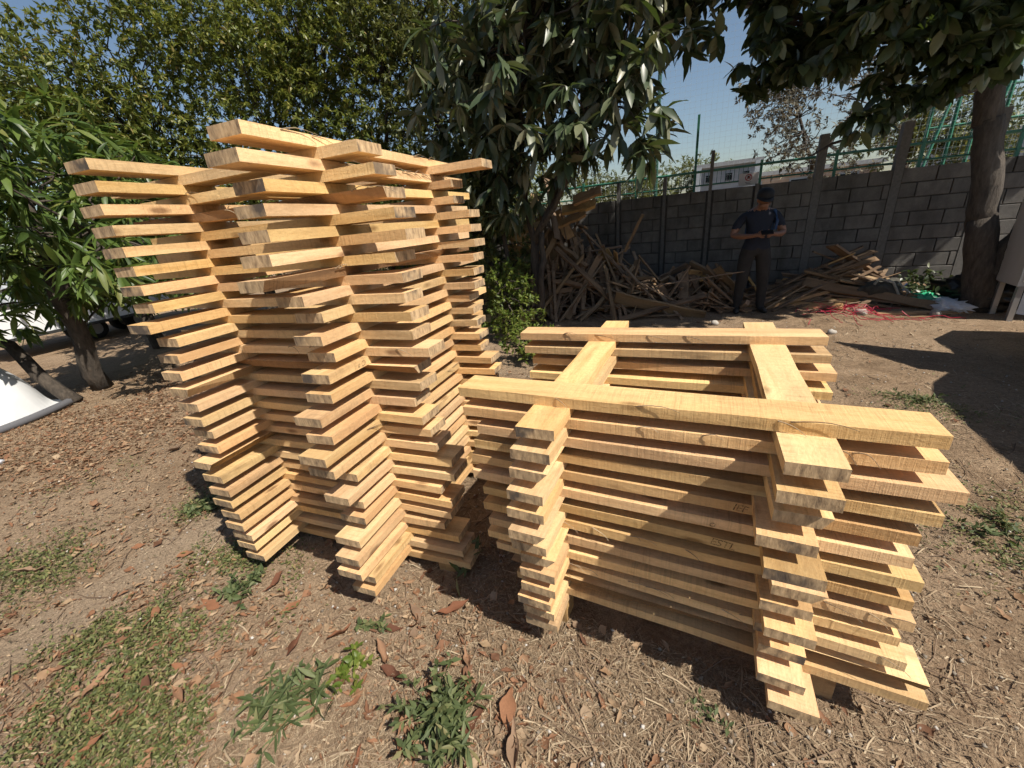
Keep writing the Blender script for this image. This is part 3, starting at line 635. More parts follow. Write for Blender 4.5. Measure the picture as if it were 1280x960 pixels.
strip = (np.array([(-.5, -.028, 0), (-.5, .028, 0), (0, .06, .04), (0, .01, .04), (.5, .018, -.01), (.5, -.018, -.01)]), np.array([(0, 3, 2), (0, 2, 1), (3, 5, 4), (3, 4, 2)]))
blade = (np.array([(-.5, -.009, 0), (-.5, .009, 0), (-.15, .06, .03), (-.15, .04, .03), (.2, .05, .06), (.2, .034, .06), (.5, -.02, .02)]), np.array([(0, 3, 2), (0, 2, 1), (3, 5, 4), (3, 4, 2), (5, 6, 4)]))
chip = (np.array([(-.5, -.16, .0), (.5, -.12, .02), (.42, .15, .0), (-.45, .17, .06)]), np.array([(0, 1, 2), (0, 2, 3)]))
def curl(w, c, n=6, ph=0.0):
    vs = []; fs = []
    for i in range(n+1):
        q = i/n; hw = w*max(.012, sin(pi*q**.85)**1.15)*(1+.28*sin(8*q+ph)+.12*sin(19*q+2*ph)); z = c*.22*(q-.45)**2*2+.035*sin(9*q+ph)
        sy_ = .10*sin(3*q+ph)
        vs += [(q-.5+.03*sin(5*q+ph), sy_-hw, z+c*.6*hw+.22*w*sin(13*q+ph)), (q-.5, sy_, z), (q-.5, sy_+hw*(1-.2*sin(ph)), z+c*.8*hw+.25*w*sin(11*q+1+ph))]
    for i in range(n):
        a = i*3; b_ = a+3; fs += [(a, b_, b_+1), (a, b_+1, a+1), (a+1, b_+1, b_+2), (a+1, b_+2, a+2)]
    return np.array(vs), np.array(fs)
def dl(x, y):   # leaf litter density
    g = 0
    for cx, cy, s_, k_ in ((-4.2, 1.2, 1.5, 1), (-2.1, .2, .6, .3), (-1.0, .9, .3, .14), (-6.2, 2.6, 1.6, 1), (-2.2, 5.4, .6, .6), (-.55, .6, .3, .3), (-3.5, 2.4, 1.0, .7), (-3.4, .5, .6, .6)): g = g+k_*np.exp(-((x-cx)**2+(y-cy)**2)/(s_*s_))
    pn = vnoise(np.column_stack([x, y, 0*x]), 2.6, 404)
    return np.clip(g+.03+.25*(x < -2.9), 0, 1)*(1-.9*on_path(x, y))*np.clip(.55+.5*pn, .16, 1)
def ds(x, y): return np.clip(.5+.45*vnoise(np.column_stack([x, y, 0*x]), 2.2, 505), .2, 1)*(1-.6*on_path(x, y))
def dg(x, y):
    g = 0
    for cx, cy, s_ in GREEN: g = g+np.exp(-((x-cx)**2+(y-cy)**2)/(s_*s_))
    return np.clip(g, 0, 1)*(1-.95*on_path(x, y))*np.clip(.45+.7*vnoise(np.column_stack([x, y, 0*x]), 4.5, 606), .03, 1)
def merged(name, label, cat, sets, mat):
    Vs = []; Fs = []; o = 0
    for V, F in sets: Vs.append(V); Fs.append(F+o); o += len(V)
    obj(name, npmesh(name, np.concatenate(Vs), np.concatenate(Fs), mat), None, label, cat, kind='stuff')
M_STRAW
merged('straw_litter', 'dry straw and wood shavings strewn over the dirt', 'straw', [lay(scatter(90000, 61, ds, 1.6), *strip, .026, 62, .25, .002, .7), lay(scatter(16000, 60, ds, 1.7), *blade, .06, 59, .25, .004, .6), lay(scatter(6000, 63, ds, 1.1), *strip, .075, 64, .2, .003, .5), lay(scatter(50000, 65, None, 1.25), *chip, .011, 66, .3, .001, .7)], M_STRAW)
lf = [curl(.22, .9, 6, .3), curl(.16, 1.5, 6, 2.1), curl(.28, .5, 6, 4.0)]
merged('leaf_litter', 'small brown and tan dead leaves scattered over the dirt', 'leaf litter', [lay(scatter(2600, 70+i, dl, 1.0), *lf[i], .042, 80+i, .4, .006, .55) for i in range(3)]+[lay(scatter(32000, 77, dl, 1.0), *lf[0], .02, 87, .45, .004, .5)], M_DRYLEAF)
merged('twig_litter', 'thin brown twigs scattered on the ground', 'twigs', [lay(scatter(1500, 90, None, 1.1), np.array([(-.5, -.012, 0), (-.5, .012, 0), (-.5, 0, .02), (.1, .06, 0), (.1, .085, 0), (.1, .07, .02), (.5, 0, .0), (.5, .01, 0), (.5, .005, .012)]), np.array([(0, 3, 5), (0, 5, 2), (1, 2, 5), (1, 5, 4), (3, 6, 8), (3, 8, 5), (4, 5, 8), (4, 8, 7)]), .14, 91, .12, .006, .7)], M_TWIG)
gp = scatter(15000, 95, dg, 1.0)
rr_ = np.random.default_rng(5); a = rr_.uniform(0, 2*pi, len(gp)); d = np.stack([np.cos(a), np.sin(a), rr_.uniform(.0, .9, len(gp))], 1); up = rr_.normal(0, .4, (len(gp), 3)); up[:, 2] = 1
merged('ground_cover', 'patchy low green creeping weeds in the left foreground', 'weeds', [inst(*LEAFT['small'], np.column_stack([gp, gza(gp[:, 0], gp[:, 1])+rr_.uniform(.0, .022, len(gp))]), basis(d, up), rr_.uniform(.012, .03, len(gp)))], M_COVER)
# bits of gravel
def pebble():
    V = np.array([(1, 0, 0), (-1, 0, 0), (0, 1, 0), (0, -1, 0), (0, 0, .8), (0, 0, -.5)], float)*.5
    return V, np.array([(0, 2, 4), (2, 1, 4), (1, 3, 4), (3, 0, 4), (2, 0, 5), (1, 2, 5), (3, 1, 5), (0, 3, 5)])
M_PEB = island_mat('pebble', [(0, (.14, .115, .09)), (.7, (.30, .26, .21)), (1, (.5, .47, .43))], .9)
merged('gravel', 'small pebbles and clods on the dirt', 'gravel', [lay(scatter(5200, 97, None, 1.2), *pebble(), .013, 98, .5, .002, .7)], M_PEB)
# large fallen leaves, each a thing
BIG = [(-1.89, .36), (-1.95, .26), (-1.91, .16), (-1.88, .06), (-1.91, .82), (-1.09, .94), (-.93, 1.02), (-1.1, .74), (-.51, .75), (-1.09, .55), (-3.36, .54), (-2.03, .12), (-.61, .66), (-.93, .43), (-2.61, .76), (-3.38, .34), (-.80, .5), (-1.78, .3), (-1.0, .68), (-1.15, .85), (-.75, .85), (-2.1, .62), (-2.3, .45), (-3.0, .7), (-2.4, .15), (-.45, .66), (-1.5, .62), (-1.35, .74), (-3.9, .8), (-.85, .58), (1.25, 2.75), (-2.15, .2), (-1.7, .75), (-.68, .74), (-3.2, 1.3), (-4.2, 1.5)]
r = random.Random(4); big = [npmesh('fallen_leaf', *curl((.12, .15, .16, .10, .14, .17, .11, .15)[i], (.9, 1.6, .6, 2.4, 1.2, .4, 1.8, 1.0)[i], 9, 1.7*i), M_REDLEAF, True) for i in range(8)]
MARKS = [('around the biggest weed clump', -.75, .64), ('around the sprawling weed', -1.35, .5), ('below the tall stack front tip', -1.1, .95), ('in the lower-left creeping weeds', -2.1, .2), ('left of the bare dirt strip', -3.3, .6), ('right of the low stack', 1.3, 2.6)]
near_ = {}
for x, y in BIG:
    k = min(MARKS, key=lambda q: (q[1]-x)**2+(q[2]-y)**2)[0]; q = (Vector((x, y, GZ))-Vector((0, 0, CAM_H))); near_.setdefault(k, []).append((q.dot(r2)/q.dot(fw), x, y))
for k, L_ in near_.items():
    for i, (_, x, y) in enumerate(sorted(L_)):
        L = r.uniform(.08, .155); lab = f'{ORD[i]} from left of the big dead leaves {k}' if len(L_) > 1 else f'large brown dead leaf {k}'
        obj('fallen_leaf', big[r.randrange(8)], None, lab, 'dead leaf', 'large fallen leaves in the foreground', loc=(x, y, gz(x, y)+.012+.02*L), rot=(r.gauss(0, .18), r.gauss(0, .15), r.uniform(0, 6.28)), scale=(L, L*r.uniform(.8, 1.2), L))
# weed clumps
def weed(x, y, n, R, H, kind, L, label, seed, mat=M_WEED):
    r = np.random.default_rng(seed); ns = max(5, n//12); V = []; F = []; o = 0; b = MB()
    for s_ in range(ns):
        a = r.uniform(0, 2*pi); e = r.uniform(.25, 1.0); tip = np.array([cos(a)*R*e, sin(a)*R*e, H*r.uniform(.45, 1.0)*(1.15-.6*e)])
        b.tube([(0, 0, 0), tuple(tip*[.4, .4, .65]), tuple(tip)], [.003, .002, .001], 4)
        k = n//ns; q = r.uniform(.25, 1, k); P = q[:, None]*tip; P[:, 2] = tip[2]*np.sqrt(q)
        d = r.normal(0, 1, (k, 3)); d[:, 2] = d[:, 2]*.5+.3; up = r.normal(0, .4, (k, 3)); up[:, 2] += 1
        v, f = inst(*LEAFT[kind], P, basis(d, up), L*r.uniform(.6, 1.25, k)); V.append(v); F.append(f+o); o += len(v)
    t = thing('weed', label, 'weed', (x, y, gz(x, y)-.002)); obj('leaves', npmesh('leaves', np.concatenate(V), np.concatenate(F), mat, True), t, kind='stuff')
    obj('stems', b.mesh('stems', (mat,)), t)
weed(-1.28, .50, 150, .22, .09, 'lance', .075, 'sprawling dark green weed left of centre in the foreground', 1)
weed(-1.38, .46, 120, .26, .05, 'small', .035, 'flat radiating weed with thin stalks at the lower left of centre', 2)
weed(-.77, .64, 330, .20, .13, 'small', .045, 'largest bushy weed clump at the bottom centre of the picture', 3)
weed(-.66, .60, 200, .15, .12, 'lance', .06, 'narrow-leaved weed on the right flank of the biggest clump', 4)
weed(-1.2, .66, 110, .12, .06, 'broad', .035, 'small bright round-leaved weed above the foreground clumps', 5, M_LEAF_YEL)
weed(-1.23, .83, 70, .10, .05, 'broad', .03, 'little weed just below the front tip of the tall stack', 6)
weed(-2.04, .74, 150, .14, .09, 'small', .045, 'leafy weed by the left foot of the tall stack', 7)
weed(-3.0, 1.05, 170, .18, .09, 'small', .045, 'shaded weed where the tall stack throws its shadow at left', 8)
weed(1.42, 2.35, 150, .22, .08, 'small', .04, 'low green weed right of the low stack', 9)
weed(1.6, 4.0, 150, .25, .06, 'small', .04, 'weed patch on the sunlit dirt behind the right end of the low stack', 10)
weed(.12, .99, 40, .08, .04, 'small', .03, 'tiny weed in front of the low stack by its shadow', 11)
weed(-.98, 1.25, 14, .12, .22, 'lance', .12, 'single leafy seedling between the two stacks', 12)
weed(2.9, 8.1, 420, .55, .5, 'broad', .09, 'dark shrubby plant against the wall behind the bags', 13, M_LEAF_BROAD)

# ------------------------------------------------------------------ scrap wood heaps
def slat_mesh(seed, w, t, mat):
    r = random.Random(seed); b = MB(); n = 4; vs = []; fs = []
    for i in range(n+1):
        x = i/n-.5; dy = .012*sin(3*i+seed)*r.uniform(.3, 1); k = r.uniform(.8, 1.1)
        vs += [(x+r.uniform(-.02, .02)*(i in (0, n)), -w/2*k+dy, -t/2), (x, w/2*k+dy, -t/2), (x, w/2*k+dy, t/2), (x+r.uniform(-.03, .03)*(i in (0, n)), -w/2*k+dy, t/2)]
    for i in range(n):
        a = i*4
        for k in range(4): k2 = (k+1) % 4; fs.append((a+k, a+k2, a+4+k2, a+4+k))
    fs += [(3, 2, 1, 0), (n*4, n*4+1, n*4+2, n*4+3)]; b.add(vs, fs); return b.mesh('scrap_slat', (mat,))
SL = [slat_mesh(i, (.05, .075, .035, .10, .06, .04)[i], (.018, .022, .03, .02, .012, .03)[i], M_SCRAP) for i in range(6)]+[slat_mesh(9+i, (.08, .11)[i], .022, M_SCRAP2) for i in range(2)]
def slat(c, d, L, mi, roll_, label, group, name='scrap_stick', wscale=1):
    d = Vector(d).normalized(); q = d.to_track_quat('X', 'Z'); o = obj(name, SL[mi], None, label, 'scrap wood', group, loc=c)
    o.rotation_mode = 'QUATERNION'; o.rotation_quaternion = q @ Matrix.Rotation(roll_, 3, 'X').to_quaternion(); o.scale = (L, wscale, wscale); return o
def heap(hf, xr, yr, n, lab, grp, seed, Lr, flat=.35, pale=.06, ax=None, core=0):
    r = random.Random(seed); k = 0; cb = MB()
    while k < n+core:
        x, y = r.uniform(*xr), r.uniform(*yr); h = hf(x, y)
        if h < .04: continue
        z = GZ+h*(r.uniform(.55, 1.0) if k < n else r.uniform(.05, .75)); L = r.uniform(*Lr)
        gx, gy = (hf(x+.1, y)-hf(x-.1, y))/.2, (hf(x, y+.1)-hf(x, y-.1))/.2
        a = r.uniform(0, 2*pi) if ax is None else r.gauss(ax, .35)
        d = Vector((cos(a), sin(a), 0)); d.z = (gx*d.x+gy*d.y)*.8+r.gauss(0, flat); d.normalize()
        zlow = z-abs(d.z)*L/2
        if zlow < GZ+.01: z += GZ+.01-zlow
        if k < n: slat((x, y, z), d, L, (6+r.randrange(2)) if r.random() < pale else r.randrange(6), r.gauss(0, .6), lab, grp, wscale=r.choice((.7, .9, 1.2, 1.6, 2.0)))
        else:
            M = d.to_track_quat('X', 'Z').to_matrix(); cb.box((x, y, z), (L, .05, .022), M)
        k += 1
    if core: obj('scrap_heap_core', cb.mesh('core', (M_SCRAP,)), None, 'inner tangle of broken slats inside '+grp, 'scrap wood', kind='stuff')
def h1(x, y): return max(0, 2.3*exp(-((x+2.75)/1.05)**2-((y-7.75)/.75)**2)+.55*exp(-((x+1.25)/.6)**2-((y-7.3)/.5)**2))
heap(h1, (-4.6, -.5), (6.7, 8.45), 150, 'weathered broken slat in the tall tangled heap behind the big-leaved tree', 'scrap slats in the tall heap', 3, (.5, 1.5), .3, .14, core=450)
def h2(x, y): return max(0, .62*exp(-((x+.1)/.5)**2-((y-7.75)/.45)**2))
heap(h2, (-1.0, .75), (7.2, 8.4), 70, 'thin dark stick in the low heap left of the man', 'sticks in the low heap by the man', 5, (.3, .9), .4, .08, core=150)
def h3(x, y): return max(0, .46*exp(-((x-1.85)/.75)**2-((y-8.05)/.38)**2))
heap(h3, (.9, 3.0), (7.5, 8.5), 55, 'long weathered slat in the low heap at the wall right of the man', 'slats in the heap right of the man', 7, (.9, 1.9), .03, .12, ax=.12, core=60)
slat((-1.85, 6.85, .62), (1.02, -.1, -.92), 1.5, 3, .3, 'long pale grey board sliding down the front of the tall scrap heap', None, 'scrap_board', 1.2)
slat((-1.15, 7.2, 1.25), (.22, -.02, .44), .62, 2, 0, 'single stick standing up out of the right side of the tall heap', None, 'upright_stick', 1.3)
slat((-.62, 6.75, .12), (1.2, .5, .28), 1.35, 1, .5, 'pale slat lying low in front of the heap, left of the man', None, 'scrap_board', 1.3)
slat((-.15, 7.1, .50), (1.2, .1, .16), 1.3, 4, 0, 'thin straight lath lying across the low stick heap', None, 'scrap_board')
# big orange slabs half hidden behind the big-leaved tree
for i, (c, d, L, ws, lab) in enumerate([((-3.3, 6.9, .75), (.25, .1, 1), .95, 3.0, 'broad orange slab of fresh timber upright behind the yellow-green shrub'), ((-3.05, 6.95, 1.45), (1, .05, .18), .8, 2.2, 'fresh orange plank high on the heap left of the tree stems'), ((-2.95, 6.9, 1.25), (1, .05, -.5), .7, 1.8, 'short bright plank leaning left of the tree stems'),
        ((-2.0, 6.95, 1.72), (1, .1, .1), .55, 2.4, 'orange timber offcut on top of the heap right of the tree stems'), ((-1.85, 6.95, 1.88), (1, .1, .25), .45, 2.0, 'topmost orange offcut on the scrap heap'), ((-2.1, 6.9, 1.55), (1, -.1, .3), .5, 2.0, 'orange offcut under the two topmost ones on the heap'), ((-3.1, 6.2, .05), (1, .1, .02), 1.2, 1.5, 'pale plank on the ground behind the tall stack')]):
    slat(c, d, L, 7 if i % 2 == 0 else 6, pi/2 if i == 0 else .7, lab, None, 'timber_offcut', ws)

# ------------------------------------------------------------------ the man
def person(x, y):
    M_SKIN = simple('brown_skin', (.22, .105, .06), .5, 0, .12, 12); M_SHIRT = simple('dark_navy_tshirt', (.008, .011, .022), .85, 0, .25, 18, .2)
    M_PANT = simple('dark_trousers', (.022, .019, .017), .9, 0, .25, 14, .25); M_SHOE = simple('dark_shoe', (.02, .018, .016), .6); M_CAP = simple('black_cap', (.012, .012, .014), .8, 0, .2, 30)
    V = []; E = []; Rd = []
    def v(p, r, frm=None):
        V.append(p); Rd.append(r if hasattr(r, '__len__') else (r, r)); i = len(V)-1
        if frm is not None: E.append((frm, i))
        return i
    pel = v((0, 0, .98), (.155, .115)); 
    wa = v((0, -.01, 1.12), (.16, .12), pel); ch = v((0, -.01, 1.32), (.185, .125), wa); sh = v((0, .01, 1.46), (.15, .09), ch)
    nk = v((0, -.015, 1.53), (.058, .06), sh); hd0 = v((0, -.06, 1.57), (.07, .075), nk); hd1 = v((0, -.105, 1.635), (.078, .095), hd0); hd2 = v((0, -.10, 1.71), (.066, .08), hd1)
    chin = v((0, -.155, 1.535), (.03, .028), hd0); nose = v((0, -.215, 1.59), (.011, .011), hd1)
    ear = [v((s*.088, -.085, 1.62), (.012, .018), hd1) for s in (-1, 1)]
    for s in (-1, 1):
        a = v((s*.17, .01, 1.435), .068, sh); b = v((s*.245, .02, 1.30), .058, a); c = v((s*.285, -.005, 1.165), .046, b); d = v((s*.21, -.13, 1.155), .042, c)
        e = v((s*.115, -.245, 1.165), .029, d); p = v((s*.075, -.285, 1.175), (.036, .02), e)
        for k in range(4):
            q = v((s*(.052-.004*k), -.318+.004*k, 1.20-.021*k), .0105, p); q2 = v((s*(.022), -.335+.005*k, 1.203-.021*k), .0095, q); v((s*(.002+.004*k), -.322+.003*k, 1.205-.021*k), .008, q2)
        q = v((s*.058, -.275, 1.215), .0115, p); v((s*.025, -.285, 1.232), .0095, q)
        h = v((s*.10, 0, .90), (.105, .11), pel); kn = v((s*.125, -.015, .50), (.072, .075), h); ca = v((s*.135, .01, .33), (.062, .066), kn); an = v((s*.14, .01, .10), (.052, .055), ca)
        ft = v((s*.15, -.02, .045), (.045, .042), an); v((s*.175, -.15, .035), (.042, .03), ft)
    me = bpy.data.meshes.new('body'); me.from_pydata(V, E, []); o = obj('person', me, None, 'standing man in dark T-shirt, trousers and cap looking down at his phone', 'person', loc=(x, y, gz(x, y)))
    md = o.modifiers.new('skin', 'SKIN'); md.use_smooth_shade = True; md.branch_smoothing = .6
    for i, q in enumerate(me.skin_vertices[0].data): q.radius = Rd[i]; q.use_root = (i == 0)
    sub = o.modifiers.new('sub', 'SUBSURF'); sub.levels = 2; sub.render_levels = 2
    dg_ = bpy.context.evaluated_depsgraph_get(); m2 = bpy.data.meshes.new_from_object(o.evaluated_get(dg_)); o.modifiers.clear(); o.data = m2
    for mt in (M_SKIN, M_SHIRT, M_PANT, M_SHOE): m2.materials.append(mt)
    for f in m2.polygons:
        c = f.center; f.use_smooth = True
        arm = abs(c.x) > .2 or c.y < -.16
        if c.z < .075: k = 3
        elif c.z < .965: k = 2
        elif c.z < 1.49 and not ((arm and c.z < 1.262) and not (abs(c.x) < .2 and c.y > -.15)): k = 1
        else: k = 0
        f.material_index = k
    o.rotation_euler = (0, 0, radians(12)); o.scale = (1.16, 1.12, 1.0)
    # cap with bill
    b = MB(); n = 16; R = [(0.0, .105), (.30, .104), (.62, .097), (.85, .075), (1.0, .02)]
    vs = []
    for q, rr in R:
        for j in range(n): a_ = 2*pi*j/n; vs.append((rr*cos(a_)*.86, rr*sin(a_), .02+.105*q))
    fs = [(i*n+j, i*n+(j+1) % n, (i+1)*n+(j+1) % n, (i+1)*n+j) for i in range(4) for j in range(n)]+[tuple(4*n+j for j in range(n))]
    b.add(vs, fs)
    bl = []; 
    for j in range(9):
        a_ = pi+pi*(j+.0)/8; ex = .085*sin(pi*j/8)
        bl += [(.09*cos(a_), .095*sin(a_), .03), ((.09+ex*.15)*cos(a_), (.10+ex)*sin(a_), .005), ((.09+ex*.15)*cos(a_), (.10+ex)*sin(a_), .0)]
    b.add(bl, [(j*3, j*3+3, j*3+4, j*3+1) for j in range(8)]+[(j*3+1, j*3+4, j*3+5, j*3+2) for j in range(8)]+[(j*3, j*3+2, j*3+5, j*3+3) for j in range(8)])
    c = obj('cap', b.mesh('cap', (M_CAP,), True), o, loc=(0, -.10, 1.658), rot=(radians(22), 0, 0))
    # backpack-like blue shoulder piece
    b = MB(); b.tube([(.17, -.075, 1.22), (.172, -.105, 1.34), (.15, -.06, 1.47), (.13, .06, 1.48)], .016, 6); b.box((.06, .16, 1.32), (.30, .12, .34)); obj('shoulder_bag', b.mesh('bag', (simple('blue_cloth', (.02, .06, .15), .7),)), o)
    # eyes and brow
    b = MB()
    for s in (-1, 1): b.box((s*.034, -.188, 1.622), (.024, .012, .009))
    obj('eyes', b.mesh('eyes', (simple('dark_eye', (.02, .012, .01), .4),)), o)
    ph = MB(); ph.box((0, 0, 0), (.15, .009, .075)); Mx = o.matrix_basis
    p = Matrix.Rotation(radians(12), 3, 'Z') @ Vector((0, -.345, 1.205))
    obj('phone', ph.mesh('phone', (simple('black_phone_glass', (.015, .015, .018), .15),)), None, 'black phone held in both hands by the standing man', 'phone', loc=(x+p.x*1.16, y+p.y*1.12, gz(x, y)+p.z), rot=(radians(-50), 0, radians(12)))
person(.62, 7.25)

# ------------------------------------------------------------------ bags, rubbish and things by the wall
def blob(name, label, cat, loc, size, mat, seed, sub=3, cr=.25, flat=.0):
    import bmesh
    bm = bmesh.new(); bmesh.ops.create_icosphere(bm, subdivisions=sub, radius=1); r = np.random.default_rng(seed); P = np.array([v_.co[:] for v_ in bm.verts])
    n1 = vnoise(P, 1.8, seed)*.10+np.abs(vnoise(P, 4.5, seed+1))*cr*.22-np.abs(vnoise(P, 9, seed+2))*cr*.10
    for v_, k, p in zip(bm.verts, n1, P):
        q = v_.co*(1+k); q.z = max(q.z, -.75); v_.co = (q.x*size[0]/2, q.y*size[1]/2, (q.z+.75)/1.75*size[2])
    me = bpy.data.meshes.new(name); bm.to_mesh(me); bm.free(); me.materials.append(mat)
    for f in me.polygons: f.use_smooth = True
    return obj(name, me, None, label, cat, loc=loc, rot=(0, 0, seed))
M_BLKBAG = simple('black_plastic', (.012, .012, .013), .28, 0, .1, 8, .3); M_GRNBAG = simple('green_plastic', (.03, .32, .16), .35, 0, .2, 14, .4); M_WHTBAG = simple('white_plastic', (.72, .72, .75), .45, 0, .1, 14, .5)
M_OLIVE = simple('dark_olive_canvas', (.05, .046, .035), .9, 0, .3, 20, .5)
blob('garbage_bag', 'shiny black garbage bag at the foot of the curved trunk', 'bag', (3.35, 7.62, GZ), (.95, .6, .42), M_BLKBAG, 2, 4, .6)
blob('garbage_bag', 'second black garbage bag at the right edge of the picture', 'bag', (3.75, 7.45, GZ), (.7, .6, .42), M_BLKBAG, 3, 4, .6)
blob('plastic_bag', 'crumpled green plastic bag beside the white one', 'bag', (2.85, 7.72, GZ), (.42, .3, .17), M_GRNBAG, 4, 4, .9)
blob('plastic_bag', 'flat crumpled white plastic bag on the dirt by the boards', 'bag', (2.98, 7.42, GZ), (.6, .3, .13), M_WHTBAG, 5, 4, .9)
blob('plastic_bag', 'dark blue bag behind the green bag', 'bag', (2.62, 7.95, GZ), (.35, .3, .25), simple('blue_plastic', (.01, .025, .07), .4), 8, 3, .8)
bp = thing('backpack', 'slumped dark canvas backpack with pale straps right of the red strips', 'backpack', (2.3, 7.68, GZ), .2)
q = blob('body', None, None, (0, 0, 0), (.52, .34, .36), M_OLIVE, 6, 4, .5); q.parent = bp; q.rotation_euler = (0, 0, .1)
b = MB(); b.tube([(.10, -.17, .02), (.17, -.17, .18), (.12, -.08, .34), (-.05, -.05, .40), (-.12, -.10, .33)], .018, 6); b.tube([(.22, -.15, .01), (.30, -.13, .2), (.2, -.05, .33)], .016, 6); obj('straps', b.mesh('straps', (simple('pale_webbing', (.30, .28, .23), .9),), True), bp)
# red plastic strips
M_REDP = simple('red_plastic_strap', (.38, .012, .04), .4); b = MB(); r = random.Random(12)
for i in range(30):
    x, y = r.gauss(-.05, .24), r.gauss(.0, .2); a_ = r.gauss(-.3, 1.1); pts = []; L = r.uniform(.25, .75)
    for k in range(8):
        a_ += r.gauss(0, .45); x += cos(a_)*L/8; y += sin(a_)*L/8; pts.append((x, y, .012+abs(r.gauss(0, .03))+.13*exp(-(x*x+y*y)*6)*r.random()))
    b.tube(pts, .004, 4)
obj('red_strapping', b.mesh('red_strapping', (M_REDP,)), None, 'tangle of red plastic strapping on the dirt right of the man', 'strapping', loc=(1.72, 7.1, GZ))
slat((2.62, 7.1, GZ+.02), (1, .12, 0), 1.0, 6, 0, 'flat orange board on the dirt under the white bag', None, 'loose_board', 1.4)
slat((3.5, 7.25, GZ+.02), (1, .02, 0), 1.5, 5, 0, 'long thin pale lath lying on the dirt at the right edge', None, 'loose_board')
slat((2.45, 6.85, GZ+.02), (1, .3, 0), .6, 4, 0, 'short thin lath on the dirt below the flat orange board', None, 'loose_board')
M_ROCK = simple('pale_rock', (.36, .33, .29), .95, 0, .3, 12, .6)
blob('rock', 'pale rock on the dirt by the short lath', 'rock', (2.72, 6.95, GZ), (.14, .11, .10), M_ROCK, 11, 2)
blob('rock', 'grey stone among the red strips', 'rock', (1.97, 7.02, GZ), (.16, .12, .09), M_ROCK, 12, 2)
blob('rock', 'small white stone behind the right rear corner of the low stack', 'rock', (1.45, 6.0, GZ), (.10, .08, .06), M_ROCK, 13, 2)
blob('rock', 'small stone left of the man near the low stack', 'rock', (.15, 6.35, GZ), (.12, .09, .07), M_ROCK, 14, 2)
# folding stool and grey panel by the right edge
M_STEEL = simple('grey_steel', (.35, .35, .36), .4, .6)
st = thing('folding_stool', 'metal folding stool half hidden beside the grey cabinet at the right edge', 'stool', (3.62, 7.15, GZ))
b = MB(); b.box((0, 0, .42), (.30, .28, .03)); obj('seat', b.mesh('seat', (simple('navy_seat', (.02, .03, .06), .6),)), st)
for sx, sy in ((-1, -1), (1, -1), (-1, 1), (1, 1)):
    b = MB(); b.tube([(sx*.16, sy*.12, 0), (-sx*.02, sy*.12, .41)], .011, 6); obj('leg', b.mesh('leg', (M_STEEL,)), st)
cb = thing('grey_cabinet', 'light grey metal cabinet standing at the right edge of the picture', 'cabinet', (3.62, 6.95, GZ), -.05)
M_CAB = simple('light_grey_paint', (.42, .41, .39), .5, 0, .06, 6)
b = MB(); b.box((0.1, 0, .93), (.9, .5, 1.02)); obj('body', b.mesh('body', (M_CAB,)), cb)
for sx in (-1, 1):
    for sy in (-1, 1): b = MB(); b.box((.1+sx*.40, sy*.2, .21), (.05, .05, .42)); obj('leg', b.mesh('leg', (M_STEEL,)), cb)
b = MB(); b.box((-.14, -.256, .93), (.36, .012, .92)); b.box((.33, -.256, .93), (.42, .012, .92)); obj('doors', b.mesh('doors', (M_CAB,)), cb)

# ------------------------------------------------------------------ vehicles
M_WHITE = simple('white_car_paint', (.74, .75, .77), .3, 0, .03, 3); M_GLASS = simple('dark_glass', (.02, .025, .03), .08); M_TYRE = simple('tyre_rubber', (.02, .02, .02), .9); M_TRIM = simple('black_trim', (.03, .03, .03), .6)
def wheel(par, x, y, R=.33):
    b = MB(); n = 20; vs = []
    prof = [(-.10, R*.55), (-.11, R*.8), (-.10, R*.97), (0, R), (.10, R*.97), (.11, R*.8), (.10, R*.55)]
    for px, pr in prof:
        for j in range(n): a_ = 2*pi*j/n; vs.append((px, pr*cos(a_), pr*sin(a_)))
    b.add(vs, [(i*n+j, i*n+(j+1) % n, (i+1)*n+(j+1) % n, (i+1)*n+j) for i in range(len(prof)-1) for j in range(n)])
    w = obj('wheel', b.mesh('tyre', (M_TYRE,), True), par, loc=(x, y, R))
    b = MB(); b.tube([(-.09, 0, 0), (.09, 0, 0)], R*.56, 16); obj('rim', b.mesh('rim', (M_STEEL,)), w)
def vehicle(name, label, loc, rz, prof, W, wheels, mat, cat, windows, doors=True):
    t = thing(name, label, cat, loc, rz); b = MB(); n = len(prof)
    ins = [.0 if z < 1.05 else .14 for _, z in prof]
    vs = [(-W/2+i_, y, z) for (y, z), i_ in zip(prof, ins)]+[(W/2-i_, y, z) for (y, z), i_ in zip(prof, ins)]
    b.add(vs, [tuple(range(n-1, -1, -1)), tuple(range(n, 2*n))]+[(i, (i+1) % n, (i+1) % n+n, i+n) for i in range(n)])
    obj('body', b.mesh('body', (mat,)), t)
    for s in (-1, 1):
        for wnd in windows:
            w = MB(); pts = []
            for (y, z) in wnd: pts.append((s*(W/2-.14*(z-1.05)/.9*0-.04*0-(0 if z < 1.05 else .145)+.012), y, z))
            w.add(pts+[(p[0]-s*.01, p[1], p[2]) for p in pts], [tuple(range(len(pts))) if s > 0 else tuple(range(len(pts)-1, -1, -1))]); obj('window', w.mesh('window', (M_GLASS,)), t)
        b = MB(); b.box((s*(W/2+.012), (prof[0][0]+prof[-1][0])/2*0, .42), (.02, 2.6, .07)); obj('trim_strip', b.mesh('trim', (M_TRIM,)), t)
        for y in wheels: wheel(t, s*(W/2-.09), y)
    return t
tr = thing('flatbed_trailer', 'long white-sided trailer with grey corrugated sheet, half hidden behind the mango trunk', 'trailer', (-13.3, 4.6, GZ), radians(13))
b = MB(); b.box((0, 0, .72), (1.7, 4.8, .62)); obj('side_panels', b.mesh('side', (M_WHITE,)), tr)
